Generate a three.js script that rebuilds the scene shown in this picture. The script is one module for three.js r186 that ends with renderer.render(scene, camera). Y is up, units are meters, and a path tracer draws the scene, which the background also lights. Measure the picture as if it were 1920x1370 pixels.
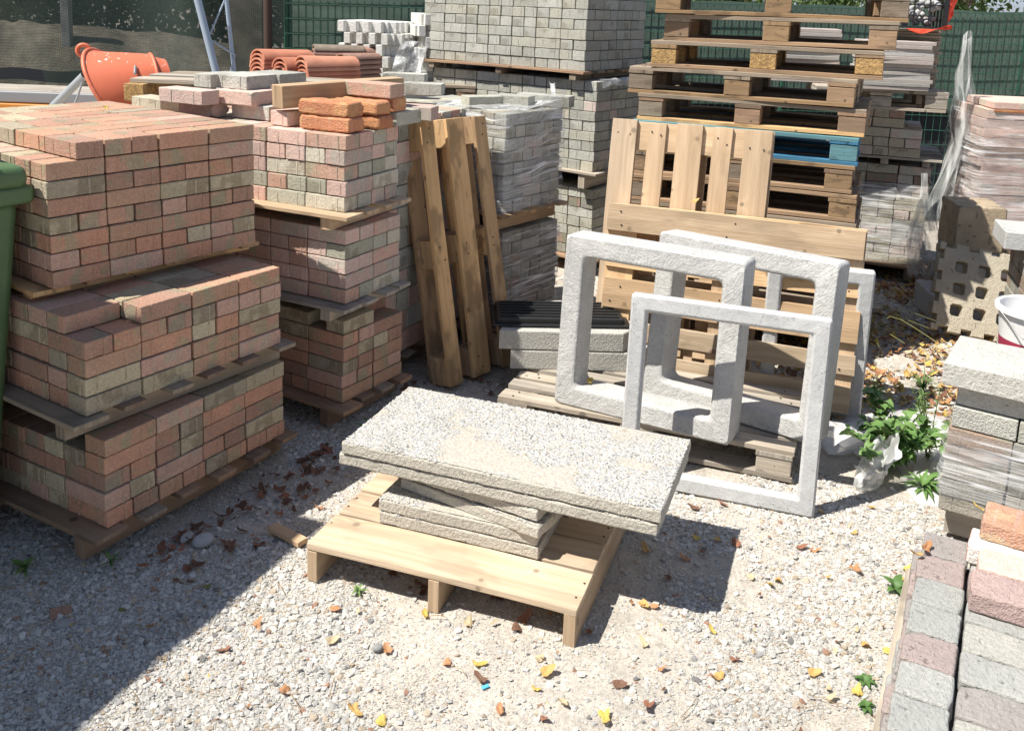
import * as THREE from 'three';
import { mergeGeometries } from 'three/addons/utils/BufferGeometryUtils.js';

// ---------------------------------------------------------------- camera, sky, sun, exposure
const W = 1920, H = 1370;
const scene = new THREE.Scene();
const camera = new THREE.PerspectiveCamera(61.63, W / 2102, 0.05, 400);
camera.position.set(0, 1.8133, 0);
camera.rotation.order = 'YXZ';
camera.rotation.set(-0.1782, 0, 0.0358);
camera.setViewOffset(W, 2102, 0, 732, W, H);
camera.updateProjectionMatrix();

const renderer = new THREE.WebGLRenderer({ antialias: true });
renderer.setSize(1024, 730);
renderer.toneMapping = THREE.LinearToneMapping;
renderer.toneMappingExposure = 1.58;
renderer.shadowMap.enabled = true;
renderer.shadowMap.type = THREE.PCFSoftShadowMap;

const SUN = new THREE.Vector3(-0.58, 1, 0.24).normalize();
{
  const w = 256, h = 128, d = new Float32Array(w * h * 4);
  for (let j = 0; j < h; j++) for (let i = 0; i < w; i++) {
    const el = ((j + 0.5) / h - 0.5) * Math.PI, az = (i + 0.5) / w * 2 * Math.PI;
    const s = Math.sin(el), k = Math.pow(1 - Math.max(0, s), 3);
    let r, g, b;
    if (s >= 0) { r = 0.17 + 0.34 * k; g = 0.235 + 0.34 * k; b = 0.39 + 0.28 * k; }
    else { r = 0.30; g = 0.28; b = 0.25; }
    const o = (j * w + i) * 4; d[o] = r; d[o + 1] = g; d[o + 2] = b; d[o + 3] = 1;
  }
  const t = new THREE.DataTexture(d, w, h, THREE.RGBAFormat, THREE.FloatType);
  t.mapping = THREE.EquirectangularReflectionMapping; t.magFilter = t.minFilter = THREE.LinearFilter; t.needsUpdate = true;
  scene.background = t; scene.environment = t; scene.backgroundIntensity = 0.7; scene.environmentIntensity = 0.7;
}
const sun = new THREE.DirectionalLight(new THREE.Color(1, 0.95, 0.87), 5);
sun.position.copy(SUN).multiplyScalar(20).add(new THREE.Vector3(0, 0, -4));
sun.target.position.set(0, 0, -4);
sun.castShadow = true; sun.shadow.mapSize.set(4096, 4096);
Object.assign(sun.shadow.camera, { left: -10, right: 10, top: 10, bottom: -10, near: 1, far: 60 });
sun.shadow.radius = 1;
scene.add(sun, sun.target);

// ---------------------------------------------------------------- small tools
function rng(seed) { let a = seed >>> 0; return () => { a = (a + 0x6D2B79F5) | 0; let t = Math.imul(a ^ (a >>> 15), 1 | a); t = (t + Math.imul(t ^ (t >>> 7), 61 | t)) ^ t; return ((t ^ (t >>> 14)) >>> 0) / 4294967296; }; }
const R = rng(77);
const rr = (a, b, r = R) => a + (b - a) * r();
const pick = (a, r = R) => a[Math.floor(r() * a.length)];
const V3 = (...a) => new THREE.Vector3(...a);
const clamp = (x, a = 0, b = 1) => Math.min(b, Math.max(a, x));
const sst = (a, b, x) => { const t = clamp((x - a) / (b - a)); return t * t * (3 - 2 * t); };
const mix = (a, b, t) => a + (b - a) * t;
function h2(x, y, s) { let n = Math.imul(x, 374761393) ^ Math.imul(y, 668265263) ^ Math.imul(s, 1274126177); n = Math.imul(n ^ (n >>> 13), 1274126177); return ((n ^ (n >>> 16)) >>> 0) / 4294967296; }
function vn(x, y, px, py, s) { // periodic value noise, 0..1
  const x0 = Math.floor(x), y0 = Math.floor(y), fx = x - x0, fy = y - y0, u = fx * fx * (3 - 2 * fx), v = fy * fy * (3 - 2 * fy);
  const a = ((x0 % px) + px) % px, b = (a + 1) % px, c = ((y0 % py) + py) % py, e = (c + 1) % py;
  return mix(mix(h2(a, c, s), h2(b, c, s), u), mix(h2(a, e, s), h2(b, e, s), u), v);
}
function fbm(x, y, px, py, s, oct = 4) { let t = 0, a = 0.5, n = 0; for (let o = 0; o < oct; o++) { t += a * vn(x, y, px, py, s + o * 17); n += a; a *= 0.5; x *= 2; y *= 2; px *= 2; py *= 2; } return t / n; }
function n3(x, y, z, s = 0) { // value noise in space, -1..1
  const f = Math.floor, X = f(x), Y = f(y), Z = f(z), q = (t) => t * t * (3 - 2 * t), u = q(x - X), v = q(y - Y), w = q(z - Z);
  const g = (i, j, k) => h2(X + i + (Z + k) * 157, Y + j + (Z + k) * 311, s);
  return 2 * mix(mix(mix(g(0, 0, 0), g(1, 0, 0), u), mix(g(0, 1, 0), g(1, 1, 0), u), v), mix(mix(g(0, 0, 1), g(1, 0, 1), u), mix(g(0, 1, 1), g(1, 1, 1), u), v), w) - 1;
}
const sr8 = (v) => { v = clamp(v); return 255 * (v <= 0.0031308 ? 12.92 * v : 1.055 * Math.pow(v, 1 / 2.4) - 0.055); };
function tex(w, h, fn, { srgb = true, rep = [1, 1] } = {}) { // fn(u,v,i,j) -> [r,g,b] linear
  const d = new Uint8Array(w * h * 4);
  for (let j = 0; j < h; j++) for (let i = 0; i < w; i++) {
    const c = fn(i / w, j / h, i, j), o = (j * w + i) * 4;
    if (srgb) { d[o] = sr8(c[0]); d[o + 1] = sr8(c[1]); d[o + 2] = sr8(c[2]); d[o + 3] = c[3] === undefined ? 255 : 255 * c[3]; }
    else { d[o] = d[o + 1] = d[o + 2] = 255 * clamp(c); d[o + 3] = 255; }
  }
  const t = new THREE.DataTexture(d, w, h, THREE.RGBAFormat);
  if (srgb) t.colorSpace = THREE.SRGBColorSpace;
  t.wrapS = t.wrapT = THREE.RepeatWrapping; t.magFilter = THREE.LinearFilter; t.minFilter = THREE.LinearMipmapLinearFilter; t.generateMipmaps = true; t.repeat.set(...rep); t.needsUpdate = true;
  return t;
}
const counts = {};
const numbered = (n) => { const k = counts[n] = (counts[n] ?? -1) + 1; return k ? `${n}_${String(k).padStart(3, '0')}` : n; };
const shade = (o) => { o.castShadow = o.receiveShadow = true; return o; };
function thing(name, label, category, pos = [0, 0, 0], yaw = 0, group) {
  const o = new THREE.Group(); o.name = numbered(name); o.position.set(...pos); o.rotation.order = 'YXZ'; o.rotation.y = yaw;
  o.userData = { label, category }; if (group) o.userData.group = group; scene.add(o); return o;
}
function part(name, geo, mat, parent, pos, rot) {
  const m = shade(new THREE.Mesh(geo, mat)); m.name = name; if (pos) m.position.set(...pos); if (rot) { m.rotation.order = 'YXZ'; m.rotation.set(...rot); } parent.add(m); return m;
}
function solo(name, label, category, geo, mat, pos, yaw = 0, group) { // a thing that is one mesh
  const m = shade(new THREE.Mesh(geo, mat)); m.name = numbered(name); m.userData = { label, category }; if (group) m.userData.group = group;
  m.rotation.order = 'YXZ'; if (pos) m.position.set(...pos); m.rotation.y = yaw; scene.add(m); return m;
}
function structure(name, geo, mat) { const m = shade(new THREE.Mesh(geo, mat)); m.name = numbered(name); m.userData.kind = 'structure'; scene.add(m); return m; }
const std = (o) => new THREE.MeshStandardMaterial(o);
const lin = (r, g, b) => new THREE.Color().setRGB(r, g, b);
function mkGeo(P, N, U, I) {
  const g = new THREE.BufferGeometry();
  g.setAttribute('position', new THREE.Float32BufferAttribute(P, 3)); if (N) g.setAttribute('normal', new THREE.Float32BufferAttribute(N, 3)); g.setAttribute('uv', new THREE.Float32BufferAttribute(U, 2));
  g.setIndex(I); if (!N) g.computeVertexNormals(); return g;
}
const merge = (list) => mergeGeometries(list.map((g) => { for (const k of Object.keys(g.attributes)) if (!['position', 'normal', 'uv'].includes(k)) g.deleteAttribute(k); return g.index ? g : g.setIndex([...Array(g.attributes.position.count).keys()]); }));
const xf = (g, pos = [0, 0, 0], rot = [0, 0, 0], sc = [1, 1, 1]) => g.applyMatrix4(new THREE.Matrix4().compose(new THREE.Vector3(...pos), new THREE.Quaternion().setFromEuler(new THREE.Euler(...rot, 'YXZ')), new THREE.Vector3(...sc)));

// rounded, slightly uneven box. origin at the centre. uv in units of `uvm` metres; wood: u runs along x
function rbox(L, Hh, D, { r = 0.004, nx = 1, ny = 1, nz = 1, jit = 0, chips = 0, uvm = 0.8, seed = 1, wood = false, freq = 14, shapeFn } = {}) {
  const q = rng(seed * 7919 + 3), ou = q(), ov = q(), P = [], N = [], U = [], I = [];
  const ax = (h, n) => { const a = [-h]; const m = h - r; for (let i = 0; i <= n; i++) a.push(-m + 2 * m * i / n); a.push(h); return a; };
  const hx = L / 2, hy = Hh / 2, hz = D / 2, X = ax(hx, nx), Y = ax(hy, ny), Z = ax(hz, nz);
  const cor = []; for (let i = 0; i < chips; i++) cor.push([q() < .5 ? -hx : hx, q() < .5 ? -hy : hy, q() < .5 ? -hz : hz, rr(0.008, 0.02, q)]);
  const put = (x, y, z, n, u, v) => {
    const cx = clamp(x, -hx + r, hx - r), cy = clamp(y, -hy + r, hy - r), cz = clamp(z, -hz + r, hz - r);
    let dx = x - cx, dy = y - cy, dz = z - cz; const l = Math.hypot(dx, dy, dz); let nn = n;
    if (l > 1e-9) { nn = [dx / l, dy / l, dz / l]; x = cx + nn[0] * r; y = cy + nn[1] * r; z = cz + nn[2] * r; }
    if (jit) { const s = seed * 3.7; const a = jit * n3(x * freq + s, y * freq, z * freq, seed) + jit * .5 * n3(x * freq * 3 + s, y * freq * 3, z * freq * 3, seed + 5); x += nn[0] * a; y += nn[1] * a; z += nn[2] * a; }
    for (const c of cor) { const d = Math.hypot(x - c[0], y - c[1], z - c[2]); if (d < c[3]) { const k = (1 - d / c[3]) * .55; x += (0 - Math.sign(c[0])) * c[3] * k; y -= Math.sign(c[1]) * c[3] * k; z -= Math.sign(c[2]) * c[3] * k; } }
    if (shapeFn) [x, y, z] = shapeFn(x, y, z);
    P.push(x, y, z); N.push(...nn); U.push(u / uvm + ou, v / (wood ? uvm * .25 : uvm) + ov);
  };
  const face = (A, B, f) => {
    const b0 = P.length / 3; for (let j = 0; j < B.length; j++) for (let i = 0; i < A.length; i++) f(A[i], B[j]);
    for (let j = 0; j < B.length - 1; j++) for (let i = 0; i < A.length - 1; i++) { const a = b0 + j * A.length + i, c = a + A.length; I.push(a, a + 1, c + 1, a, c + 1, c); }
  };
  const Xr = [...X].reverse(), Yr = [...Y].reverse(), Zr = [...Z].reverse();
  face(X, Y, (x, y) => put(x, y, hz, [0, 0, 1], x, y)); face(Xr, Y, (x, y) => put(x, y, -hz, [0, 0, -1], x + .37, y + .11));
  face(Zr, Y, (z, y) => put(hx, y, z, [1, 0, 0], wood ? y * .15 : z + .2, wood ? z * 3 : y + .3)); face(Z, Y, (z, y) => put(-hx, y, z, [-1, 0, 0], wood ? y * .15 : z + .5, wood ? z * 3 : y + .6));
  face(X, Zr, (x, z) => put(x, hy, z, [0, 1, 0], x, z + .23)); face(X, Z, (x, z) => put(x, -hy, z, [0, -1, 0], x, z + .71));
  return mkGeo(P, N, U, I);
}

// ---------------------------------------------------------------- textures and materials
const grainBump = tex(1024, 1024, (u, v) => 0.75 * fbm(u * 220, v * 220, 220, 220, 3, 2) + 0.25 * fbm(u * 60, v * 60, 60, 60, 9, 2), { srgb: false });
const pitBump = tex(1024, 1024, (u, v) => { const a = fbm(u * 90, v * 90, 90, 90, 31, 3), b = fbm(u * 210, v * 210, 210, 210, 32, 2); return .62 * a + .38 * b - .35 * sst(.60, .72, b); }, { srgb: false });
function paverTex(base, stain, amt, s, dust = 0.12) {
  return tex(512, 512, (u, v, i, j) => {
    const g = fbm(u * 120, v * 120, 120, 120, s, 2), m = fbm(u * 7, v * 7, 7, 7, s + 40, 4), st = sst(amt, amt + .09, fbm(u * 9 + 3, v * 9, 9, 9, s + 90, 4));
    const sp = h2(i, j, s) , k = 0.74 + 0.34 * g + 0.22 * (m - .5), streak = sst(.78, .86, vn(u * 90, v * 6, 90, 6, s + 200)) * .35;
    const du = dust * fbm(u * 5, v * 5, 5, 5, s + 300, 3) * 2 + streak * .5;
    return [0, 1, 2].map((c) => { let b = mix(base[c], stain[c], st * .85) * k; b = mix(b, .54 - .045 * c, clamp(du) * .45); if (sp > .965) b *= 1.45; if (sp < .05) b *= .6; return b; });
  });
}
const T = {
  red: paverTex([.50, .275, .18], [.35, .295, .18], .51, 11, .2), pink: paverTex([.63, .455, .39], [.52, .48, .40], .58, 12, .26), olive: paverTex([.44, .375, .25], [.29, .235, .145], .52, 13),
  grey: paverTex([.45, .45, .40], [.31, .30, .25], .6, 14, .1), white: paverTex([.74, .74, .70], [.6, .59, .54], .66, 15, .05), clay: paverTex([.55, .21, .09], [.62, .30, .12], .5, 16, .14),
};
const brickMat = (map, c, b = .0035) => std({ map, color: lin(...c), roughness: .93, bumpMap: grainBump, bumpScale: b * .8 });
const PAL = {
  redS: [[T.red, 1, 1, 1], [T.red, .9, .88, .88], [T.red, 1.08, 1.0, .95], [T.red, .8, .82, .85], [T.red, .92, .96, .92], [T.pink, .88, .76, .68]].map(([t, ...c]) => brickMat(t, c)),
  oliveS: [[T.olive, 1, 1, 1], [T.olive, 1.15, 1.15, 1.15], [T.olive, .85, .85, .9]].map(([t, ...c]) => brickMat(t, c)),
  pinkS: [[T.pink, 1, 1, 1], [T.pink, 1.12, 1.06, 1.03], [T.pink, .86, .84, .84], [T.pink, 1.05, .92, .86], [T.red, 1.05, 1.15, 1.25]].map(([t, ...c]) => brickMat(t, c)),
  stoneS: [[T.olive, 1.35, 1.45, 1.7], [T.grey, 1, .97, .88], [T.grey, .86, .84, .74]].map(([t, ...c]) => brickMat(t, c)),
  greyS: [[T.grey, 1, 1, 1], [T.grey, 1.12, 1.12, 1.12], [T.grey, .9, .9, .88], [T.grey, 1.04, 1.02, .96]].map(([t, ...c]) => brickMat(t, c, .006)),
  darkS: [[T.grey, .62, .6, .58], [T.grey, .72, .7, .66], [T.red, .62, .78, .85], [T.grey, .8, .74, .7]].map(([t, ...c]) => brickMat(t, c)),
  beigeS: [[T.grey, 1.1, 1.0, .85], [T.pink, 1.0, 1.12, 1.15], [T.grey, 1.15, 1.08, .98]].map(([t, ...c]) => brickMat(t, c)),
  clayS: [[T.clay, 1, 1, 1], [T.clay, 1.1, 1.15, 1.2], [T.clay, .95, .9, .9]].map(([t, ...c]) => brickMat(t, c, .007)),
  whiteS: [[T.white, 1, 1, 1], [T.white, .92, .92, .9]].map(([t, ...c]) => brickMat(t, c, .005)),
};
function woodTex(a, b, dark, s, knots, stain) {
  const kn = []; const q = rng(s * 31); for (let i = 0; i < knots; i++) kn.push([q(), q(), rr(.008, .02, q)]);
  return tex(768, 256, (u, v) => {
    let warp = 0, kd = 0;
    for (const [ku, kv, kr] of kn) { let du = u - ku, dv = (v - kv); du -= Math.round(du); dv -= Math.round(dv); const d = Math.hypot(du * 1.2, dv * .3) / kr; warp += 1.6 * Math.exp(-d * d * .18) * Math.sign(dv || 1); kd = Math.max(kd, 1 - sst(.55, 1.25, d)); }
    const y = v * 20 + warp + 2.6 * fbm(u * 3, v * 4, 3, 4, s, 3), ring = vn(y, u * 2, 20, 2, s + 5), fine = vn(u * 10, v * 150, 10, 150, s + 6), big = fbm(u * 4, v * 3, 4, 3, s + 8, 3);
    const st = sst(.58, .72, fbm(u * 6, v * 3, 6, 3, s + 50, 4)) * stain, g = clamp(.05 + .62 * ring + .34 * fine);
    return [0, 1, 2].map((c) => { let x = mix(a[c], b[c], g) * (.72 + .56 * big); x = mix(x, dark[c], st); return mix(x, dark[c] * .75, kd * .8); });
  });
}
const WT = {
  pine: woodTex([.62, .49, .345], [.43, .315, .20], [.32, .25, .17], 61, 4, .4), aged: woodTex([.50, .335, .18], [.37, .235, .115], [.15, .10, .055], 62, 4, .65),
  grey: woodTex([.46, .42, .36], [.30, .26, .21], [.14, .12, .10], 63, 4, .5), brown: woodTex([.34, .24, .16], [.22, .15, .10], [.09, .07, .05], 64, 3, .6),
};
const woodBump = tex(512, 256, (u, v) => .6 * vn(u * 10, v * 120, 10, 120, 71) + .4 * vn(u * 40, v * 60, 40, 60, 72), { srgb: false });
const wm = (t, ...c) => std({ map: t, color: lin(...c), roughness: .85, bumpMap: woodBump, bumpScale: .0010 });
const WOOD = {
  pine: [wm(WT.pine, .93, .94, .98), wm(WT.pine, 1.0, 1.0, 1.02), wm(WT.pine, .84, .80, .76), wm(WT.pine, .96, .90, .84)], aged: [wm(WT.aged, 1.1, 1.1, 1.1), wm(WT.aged, 1.4, 1.35, 1.25), wm(WT.aged, .9, .9, .95), wm(WT.pine, .82, .74, .66)],
  grey: [wm(WT.grey, 1, 1, 1), wm(WT.grey, 1.15, 1.12, 1.08), wm(WT.grey, .85, .84, .84)], brown: [wm(WT.brown, .9, .88, .86), wm(WT.brown, 1.15, 1.05, .98), wm(WT.brown, .7, .7, .72), wm(WT.grey, .75, .68, .6)],
  mixed: [wm(WT.grey, .80, .72, .63), wm(WT.brown, 1.15, 1.1, 1.0), wm(WT.aged, .66, .66, .68), wm(WT.grey, .60, .53, .46), wm(WT.brown, .8, .77, .74)],
  blue: [wm(WT.grey, .14, .62, 1.25), wm(WT.grey, .12, .52, 1.05), wm(WT.grey, .3, .75, 1.0)],
};
const osb = std({ map: tex(256, 256, (u, v) => { const a = fbm(u * 30, v * 44, 30, 44, 81, 3), b = vn(u * 70, v * 110, 70, 110, 82); const k = .5 + .9 * a * (.5 + b); return [.46 * k, .29 * k, .12 * k]; }), roughness: .95, bumpMap: pitBump, bumpScale: .006 });
const concTex = (c, s) => tex(512, 512, (u, v, i, j) => { const a = fbm(u * 6, v * 6, 6, 6, s, 4), g = fbm(u * 70, v * 70, 70, 70, s + 7, 3), p = vn(u * 60, v * 60, 60, 60, s + 22) > .9 && h2(i >> 2, j >> 2, s) > .55 ? .55 : 1; const k = (.78 + .22 * a + .22 * (g - .5)) * p; return c.map((x) => x * k); });
const concA = concTex([.575, .575, .565], 91), concB = concTex([.52, .52, .50], 95);
const roughConc = std({ map: concA, color: lin(.99, .985, .97), roughness: .95, bumpMap: pitBump, bumpScale: .0042 });
const fineConc = std({ map: concA, color: lin(.95, .96, .97), roughness: .9, bumpMap: grainBump, bumpScale: .0016 });
const greyConc = std({ map: concB, roughness: .92, bumpMap: pitBump, bumpScale: .003 });
const rebarGreyConc = std({ map: concB, color: lin(1.05, 1.03, .98), roughness: .95, bumpMap: pitBump, bumpScale: .005 });

// ---------------------------------------------------------------- ground: sandy base sheet, real stones on it
const groundH = (x, z) => 0.012 * n3(x * 1.7, 0, z * 1.7, 5) + 0.006 * n3(x * 5, 0, z * 5, 6);
{
  const gt = tex(1024, 1024, (u, v, i, j) => {
    const big = fbm(u * 5, v * 5, 5, 5, 101, 4), mid = fbm(u * 36, v * 36, 36, 36, 102, 3), fine = fbm(u * 200, v * 200, 200, 200, 103, 2), sp = h2(i, j, 104);
    let k = .70 + .28 * big + .35 * (mid - .5) + .4 * (fine - .5); if (sp > .97) k *= 1.3; if (sp < .04) k *= .55;
    return [.53 * k, .48 * k, .41 * k];
  });
  const gb = tex(512, 512, (u, v) => .5 * fbm(u * 60, v * 60, 60, 60, 111, 3) + .5 * fbm(u * 150, v * 150, 150, 150, 112, 2), { srgb: false });
  const P = [], U = [], I = [], xs = [], zs = [];
  for (let x = -6; x <= 7.01; x += .08) xs.push(x); for (let z = 1; z >= -12.01; z -= .08) zs.push(z);
  const X = [-150, -40, -12, ...xs, 12, 40, 150], Z = [60, 20, 5, ...zs, -18, -40, -150];
  for (const z of Z) for (const x of X) { const far = Math.abs(x) > 10 || z < -13 || z > 3; P.push(x, far ? 0 : groundH(x, z), z); U.push(x / 1.7, z / 1.7); }
  for (let j = 0; j < Z.length - 1; j++) for (let i = 0; i < X.length - 1; i++) { const a = j * X.length + i, c = a + X.length; I.push(a, c, a + 1, a + 1, c, c + 1); }
  structure('ground', mkGeo(P, null, U, I), std({ map: gt, roughness: .97, bumpMap: gb, bumpScale: .006 }));
  const stoneGeo = (s) => { const g = new THREE.IcosahedronGeometry(1, s === 9 ? 1 : 0), p = g.attributes.position; for (let i = 0; i < p.count; i++) { const x = p.getX(i), y = p.getY(i), z = p.getZ(i), k = 1 + .55 * n3(x * 1.9 + s * 5, y * 1.9, z * 1.9, s); p.setXYZ(i, x * k, y * k * .62, z * k * .85); } g.computeVertexNormals(); return g; };
  const gravel = new THREE.Group(); gravel.name = 'gravel'; gravel.userData = { kind: 'stuff', label: 'pale crushed limestone gravel covering the yard', category: 'gravel' }; scene.add(gravel);
  const sm = std({ color: 0xffffff, roughness: .9, bumpMap: grainBump, bumpScale: .002 });
  const q = rng(501), M = new THREE.Matrix4(), Q = new THREE.Quaternion(), E = new THREE.Euler(), V = new THREE.Vector3(), S = new THREE.Vector3(), C = new THREE.Color();
  const lists = [[], [], []];
  const tryPut = (x, z, big) => {
    const patch = fbm(x * 1.6 + 20, z * 1.6 + 20, 512, 512, 121, 4), p2 = fbm(x * 6 + 40, z * 6 + 40, 512, 512, 125, 2);
    const sand = clamp(sst(.46, .60, patch + .15 * sst(-.55, .5, x) - .05) * .88 + .22 * (p2 - .35)); if (q() < sand) return;
    const t = q(), s = (t < .74 ? rr(.0016, .0035, q) : t < .965 ? rr(.0035, .0065, q) : rr(.0065, .0125, q)) * big;
    lists[Math.floor(q() * 3)].push([x, z, s]);
  };
  for (let i = 0; i < 370000; i++) { const t = q(), z = mix(-1.75, -4.3, t), hw = -z * .60; tryPut(rr(-Math.min(hw, 1.9), hw, q), z, 1); }
  for (let i = 0; i < 170000; i++) { const z = mix(-1.75, -3.9, q()), hw = -z * .60; lists[i % 3].push([rr(-Math.min(hw, 1.9), hw, q), z, rr(.0009, .0021, q)]); }
  for (let i = 0; i < 90000; i++) { const x = rr(-2.2, 4.2, q), z = rr(-4.2, -7.2, q); tryPut(x, z, 1.35); }
  lists.forEach((L, k) => {
    const im = shade(new THREE.InstancedMesh(stoneGeo(k + 1), sm, L.length)); im.name = 'gravel_stone';
    L.forEach(([x, z, s], i) => {
      E.set(rr(-.5, .5, q), q() * 6.28, rr(-.5, .5, q)); Q.setFromEuler(E);
      M.compose(V.set(x, groundH(x, z) + s * .22, z), Q, S.set(s * rr(.8, 1.3, q), s * rr(.75, 1.15, q), s)); im.setMatrixAt(i, M);
      const t = q(), w = rr(.85, 1.1, q);
      if (t < .76) C.setRGB(.76 * w, .74 * w, .69 * w); else if (t < .86) C.setRGB(.52 * w, .51 * w, .485 * w); else if (t < .965) C.setRGB(.60 * w, .50 * w, .38 * w); else if (t < .985) C.setRGB(.28 * w, .27 * w, .26 * w); else C.setRGB(.45 * w, .27 * w, .19 * w);
      im.setColorAt(i, C);
    });
    gravel.add(im);
  });
}

// ---------------------------------------------------------------- pavers, loose bricks, stacks
const brickCache = {};
function brickGeo(L, Hh, D, v, ribs = true, jit = .0014, chips = 1) {
  const key = [L, Hh, D, v, ribs, jit].join();
  return brickCache[key] ??= (() => {
    const g = [rbox(L, Hh, D, { r: .0035, nx: 3, nz: 2, jit, freq: 40, seed: v + 1, uvm: .8 })];
    if (ribs) {
      const rb = (x, z, ry) => g.push(xf(rbox(.007, Hh * .94, .003, { r: .001, seed: v + 3 }), [x, -Hh * .02, z], [0, ry, 0]));
      for (const s of [-1, 1]) { for (const x of [-.3, .22]) rb(x * L, s * D / 2, 0); rb(s * L / 2, .2 * D, Math.PI / 2); }
    }
    return merge(g);
  })();
}
// a tier of pavers: local x along the right-hand face, local -z along the left-hand face, y up from 0
function tier({ name = 'paver_stack', label, group, pos, yaw, nx, nz, layers, h = .06, cell = .2, main, odd, oddP = .25, seed = 1, skip, all = false, pat, cat = 'paver stack', ribs = true, lean = 0 }) {
  const t = thing(name, label, cat, pos, yaw, group), q = rng(seed * 101);
  for (let l = 0; l < layers; l++) {
    const ox = rr(-.004, .004, q) + lean * l, oz = rr(-.004, .004, q);
    for (let i = 0; i < nx; i++) for (let k = 0; k < nz; k++) {
      const edge = i === 0 || k === 0 || i === nx - 1 || k === nz - 1;
      const o = pat ? pat(l, i, k, q) : q() < .82 ? (l + 1) % 2 : l % 2; // 0: both lie along x, 1: both lie along z
      for (let j = 0; j < 2; j++) {
        const m = q() < oddP ? pick(odd, q) : pick(main, q), v = Math.floor(q() * 6), jx = rr(-.002, .002, q), jz = rr(-.002, .002, q), ja = rr(-.008, .008, q);
        if (!edge && !all && l < layers - 1 && !(skip && l === layers - 2)) continue;
        if (skip && skip(l, i, k, j, o)) continue;
        const c = cell, x = (i + (o ? (j ? .75 : .25) : .5)) * c + ox + jx, z = -(k + (o ? .5 : (j ? .75 : .25))) * c + oz + jz;
        part('brick', brickGeo(c - .0055, h - .0032, c / 2 - .0055, v, ribs), m, t, [x, (l + .5) * h, z], [0, (o ? Math.PI / 2 : 0) + ja, 0]);
      }
    }
  }
  return t;
}
function loose(name, label, mat, [x, y, z], yaw, L, Hh, D, { seed = 1, jit = .002, chips = 3, r = .005, group, ribs = false, tilt = 0 } = {}) {
  const g = ribs ? brickGeo(L, Hh, D, seed % 6, true) : rbox(L, Hh, D, { r, nx: 16, ny: 6, nz: 9, jit: jit * .8, chips, seed: seed + 50, freq: 42, uvm: .8 });
  const m = solo(name, label, 'brick', g, mat, [x, y + Hh / 2, z], yaw, group); m.rotation.z = tilt; return m;
}
const dirA = (yaw) => [Math.cos(yaw), -Math.sin(yaw)], dirB = (yaw) => [-Math.sin(yaw), -Math.cos(yaw)];
const off = ([x, y, z], yaw, a, b, up = 0) => { const A = dirA(yaw), B = dirB(yaw); return [x + A[0] * a + B[0] * b, y + up, z + A[1] * a + B[1] * b]; };

// ---------------------------------------------------------------- planks and pallets
const nailMat = std({ color: lin(.045, .038, .034), metalness: .5, roughness: .6 });
const plankCache = {};
function plank(L, Th, Wd, v, { rough = 1 } = {}) { // lies along x
  const key = [L.toFixed(3), Th, Wd, v, rough].join();
  return plankCache[key] ??= rbox(L, Th, Wd, { r: .0025, nx: 8, nz: 2, jit: .0012 * rough, freq: 9, seed: v * 13 + Math.round(L * 100), uvm: 1.2, wood: true, shapeFn: (x, y, z) => [x + .004 * rough * n3(y * 40, z * 30, v + x, 3) * (Math.abs(x) > L / 2 - .01 ? 1 : 0), y + .003 * rough * Math.sin(x * 3 + v), z + .002 * rough * Math.sin(x * 4 + v * 2)] });
}
// cheap paver pallet: boards along the left-hand face, three beams along the right-hand face; top of boards at y = 0
function paverPallet(label, pos, yaw, a, b, kind, { th = .095, over = .03, group = 'pallets under the paver stacks', seed = 1 } = {}) {
  const t = thing('pallet', label, 'pallet', pos, yaw, group), q = rng(seed * 17 + 5), bt = .017, n = Math.max(4, Math.round(a / .135));
  for (let i = 0; i < n; i++) { const w = i === 0 ? .12 : .085, x = i === 0 ? .03 : mix(.03, a - .04, i / (n - 1)); part('board', plank(b + over * 2, bt, w, Math.floor(q() * 4), {}), pick(WOOD[kind], q), t, [x + rr(-.008, .008, q), -bt / 2, -b / 2 + rr(-.012, .012, q)], [0, Math.PI / 2, 0]); }
  for (let i = 0; i < 3; i++) part('beam', plank(a + .02, th - bt, .05, Math.floor(q() * 4)), pick(WOOD[kind], q), t, [a / 2, -bt - (th - bt) / 2 - .0005, -mix(.09, b - .09, i / 2)]);
  return t;
}
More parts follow.
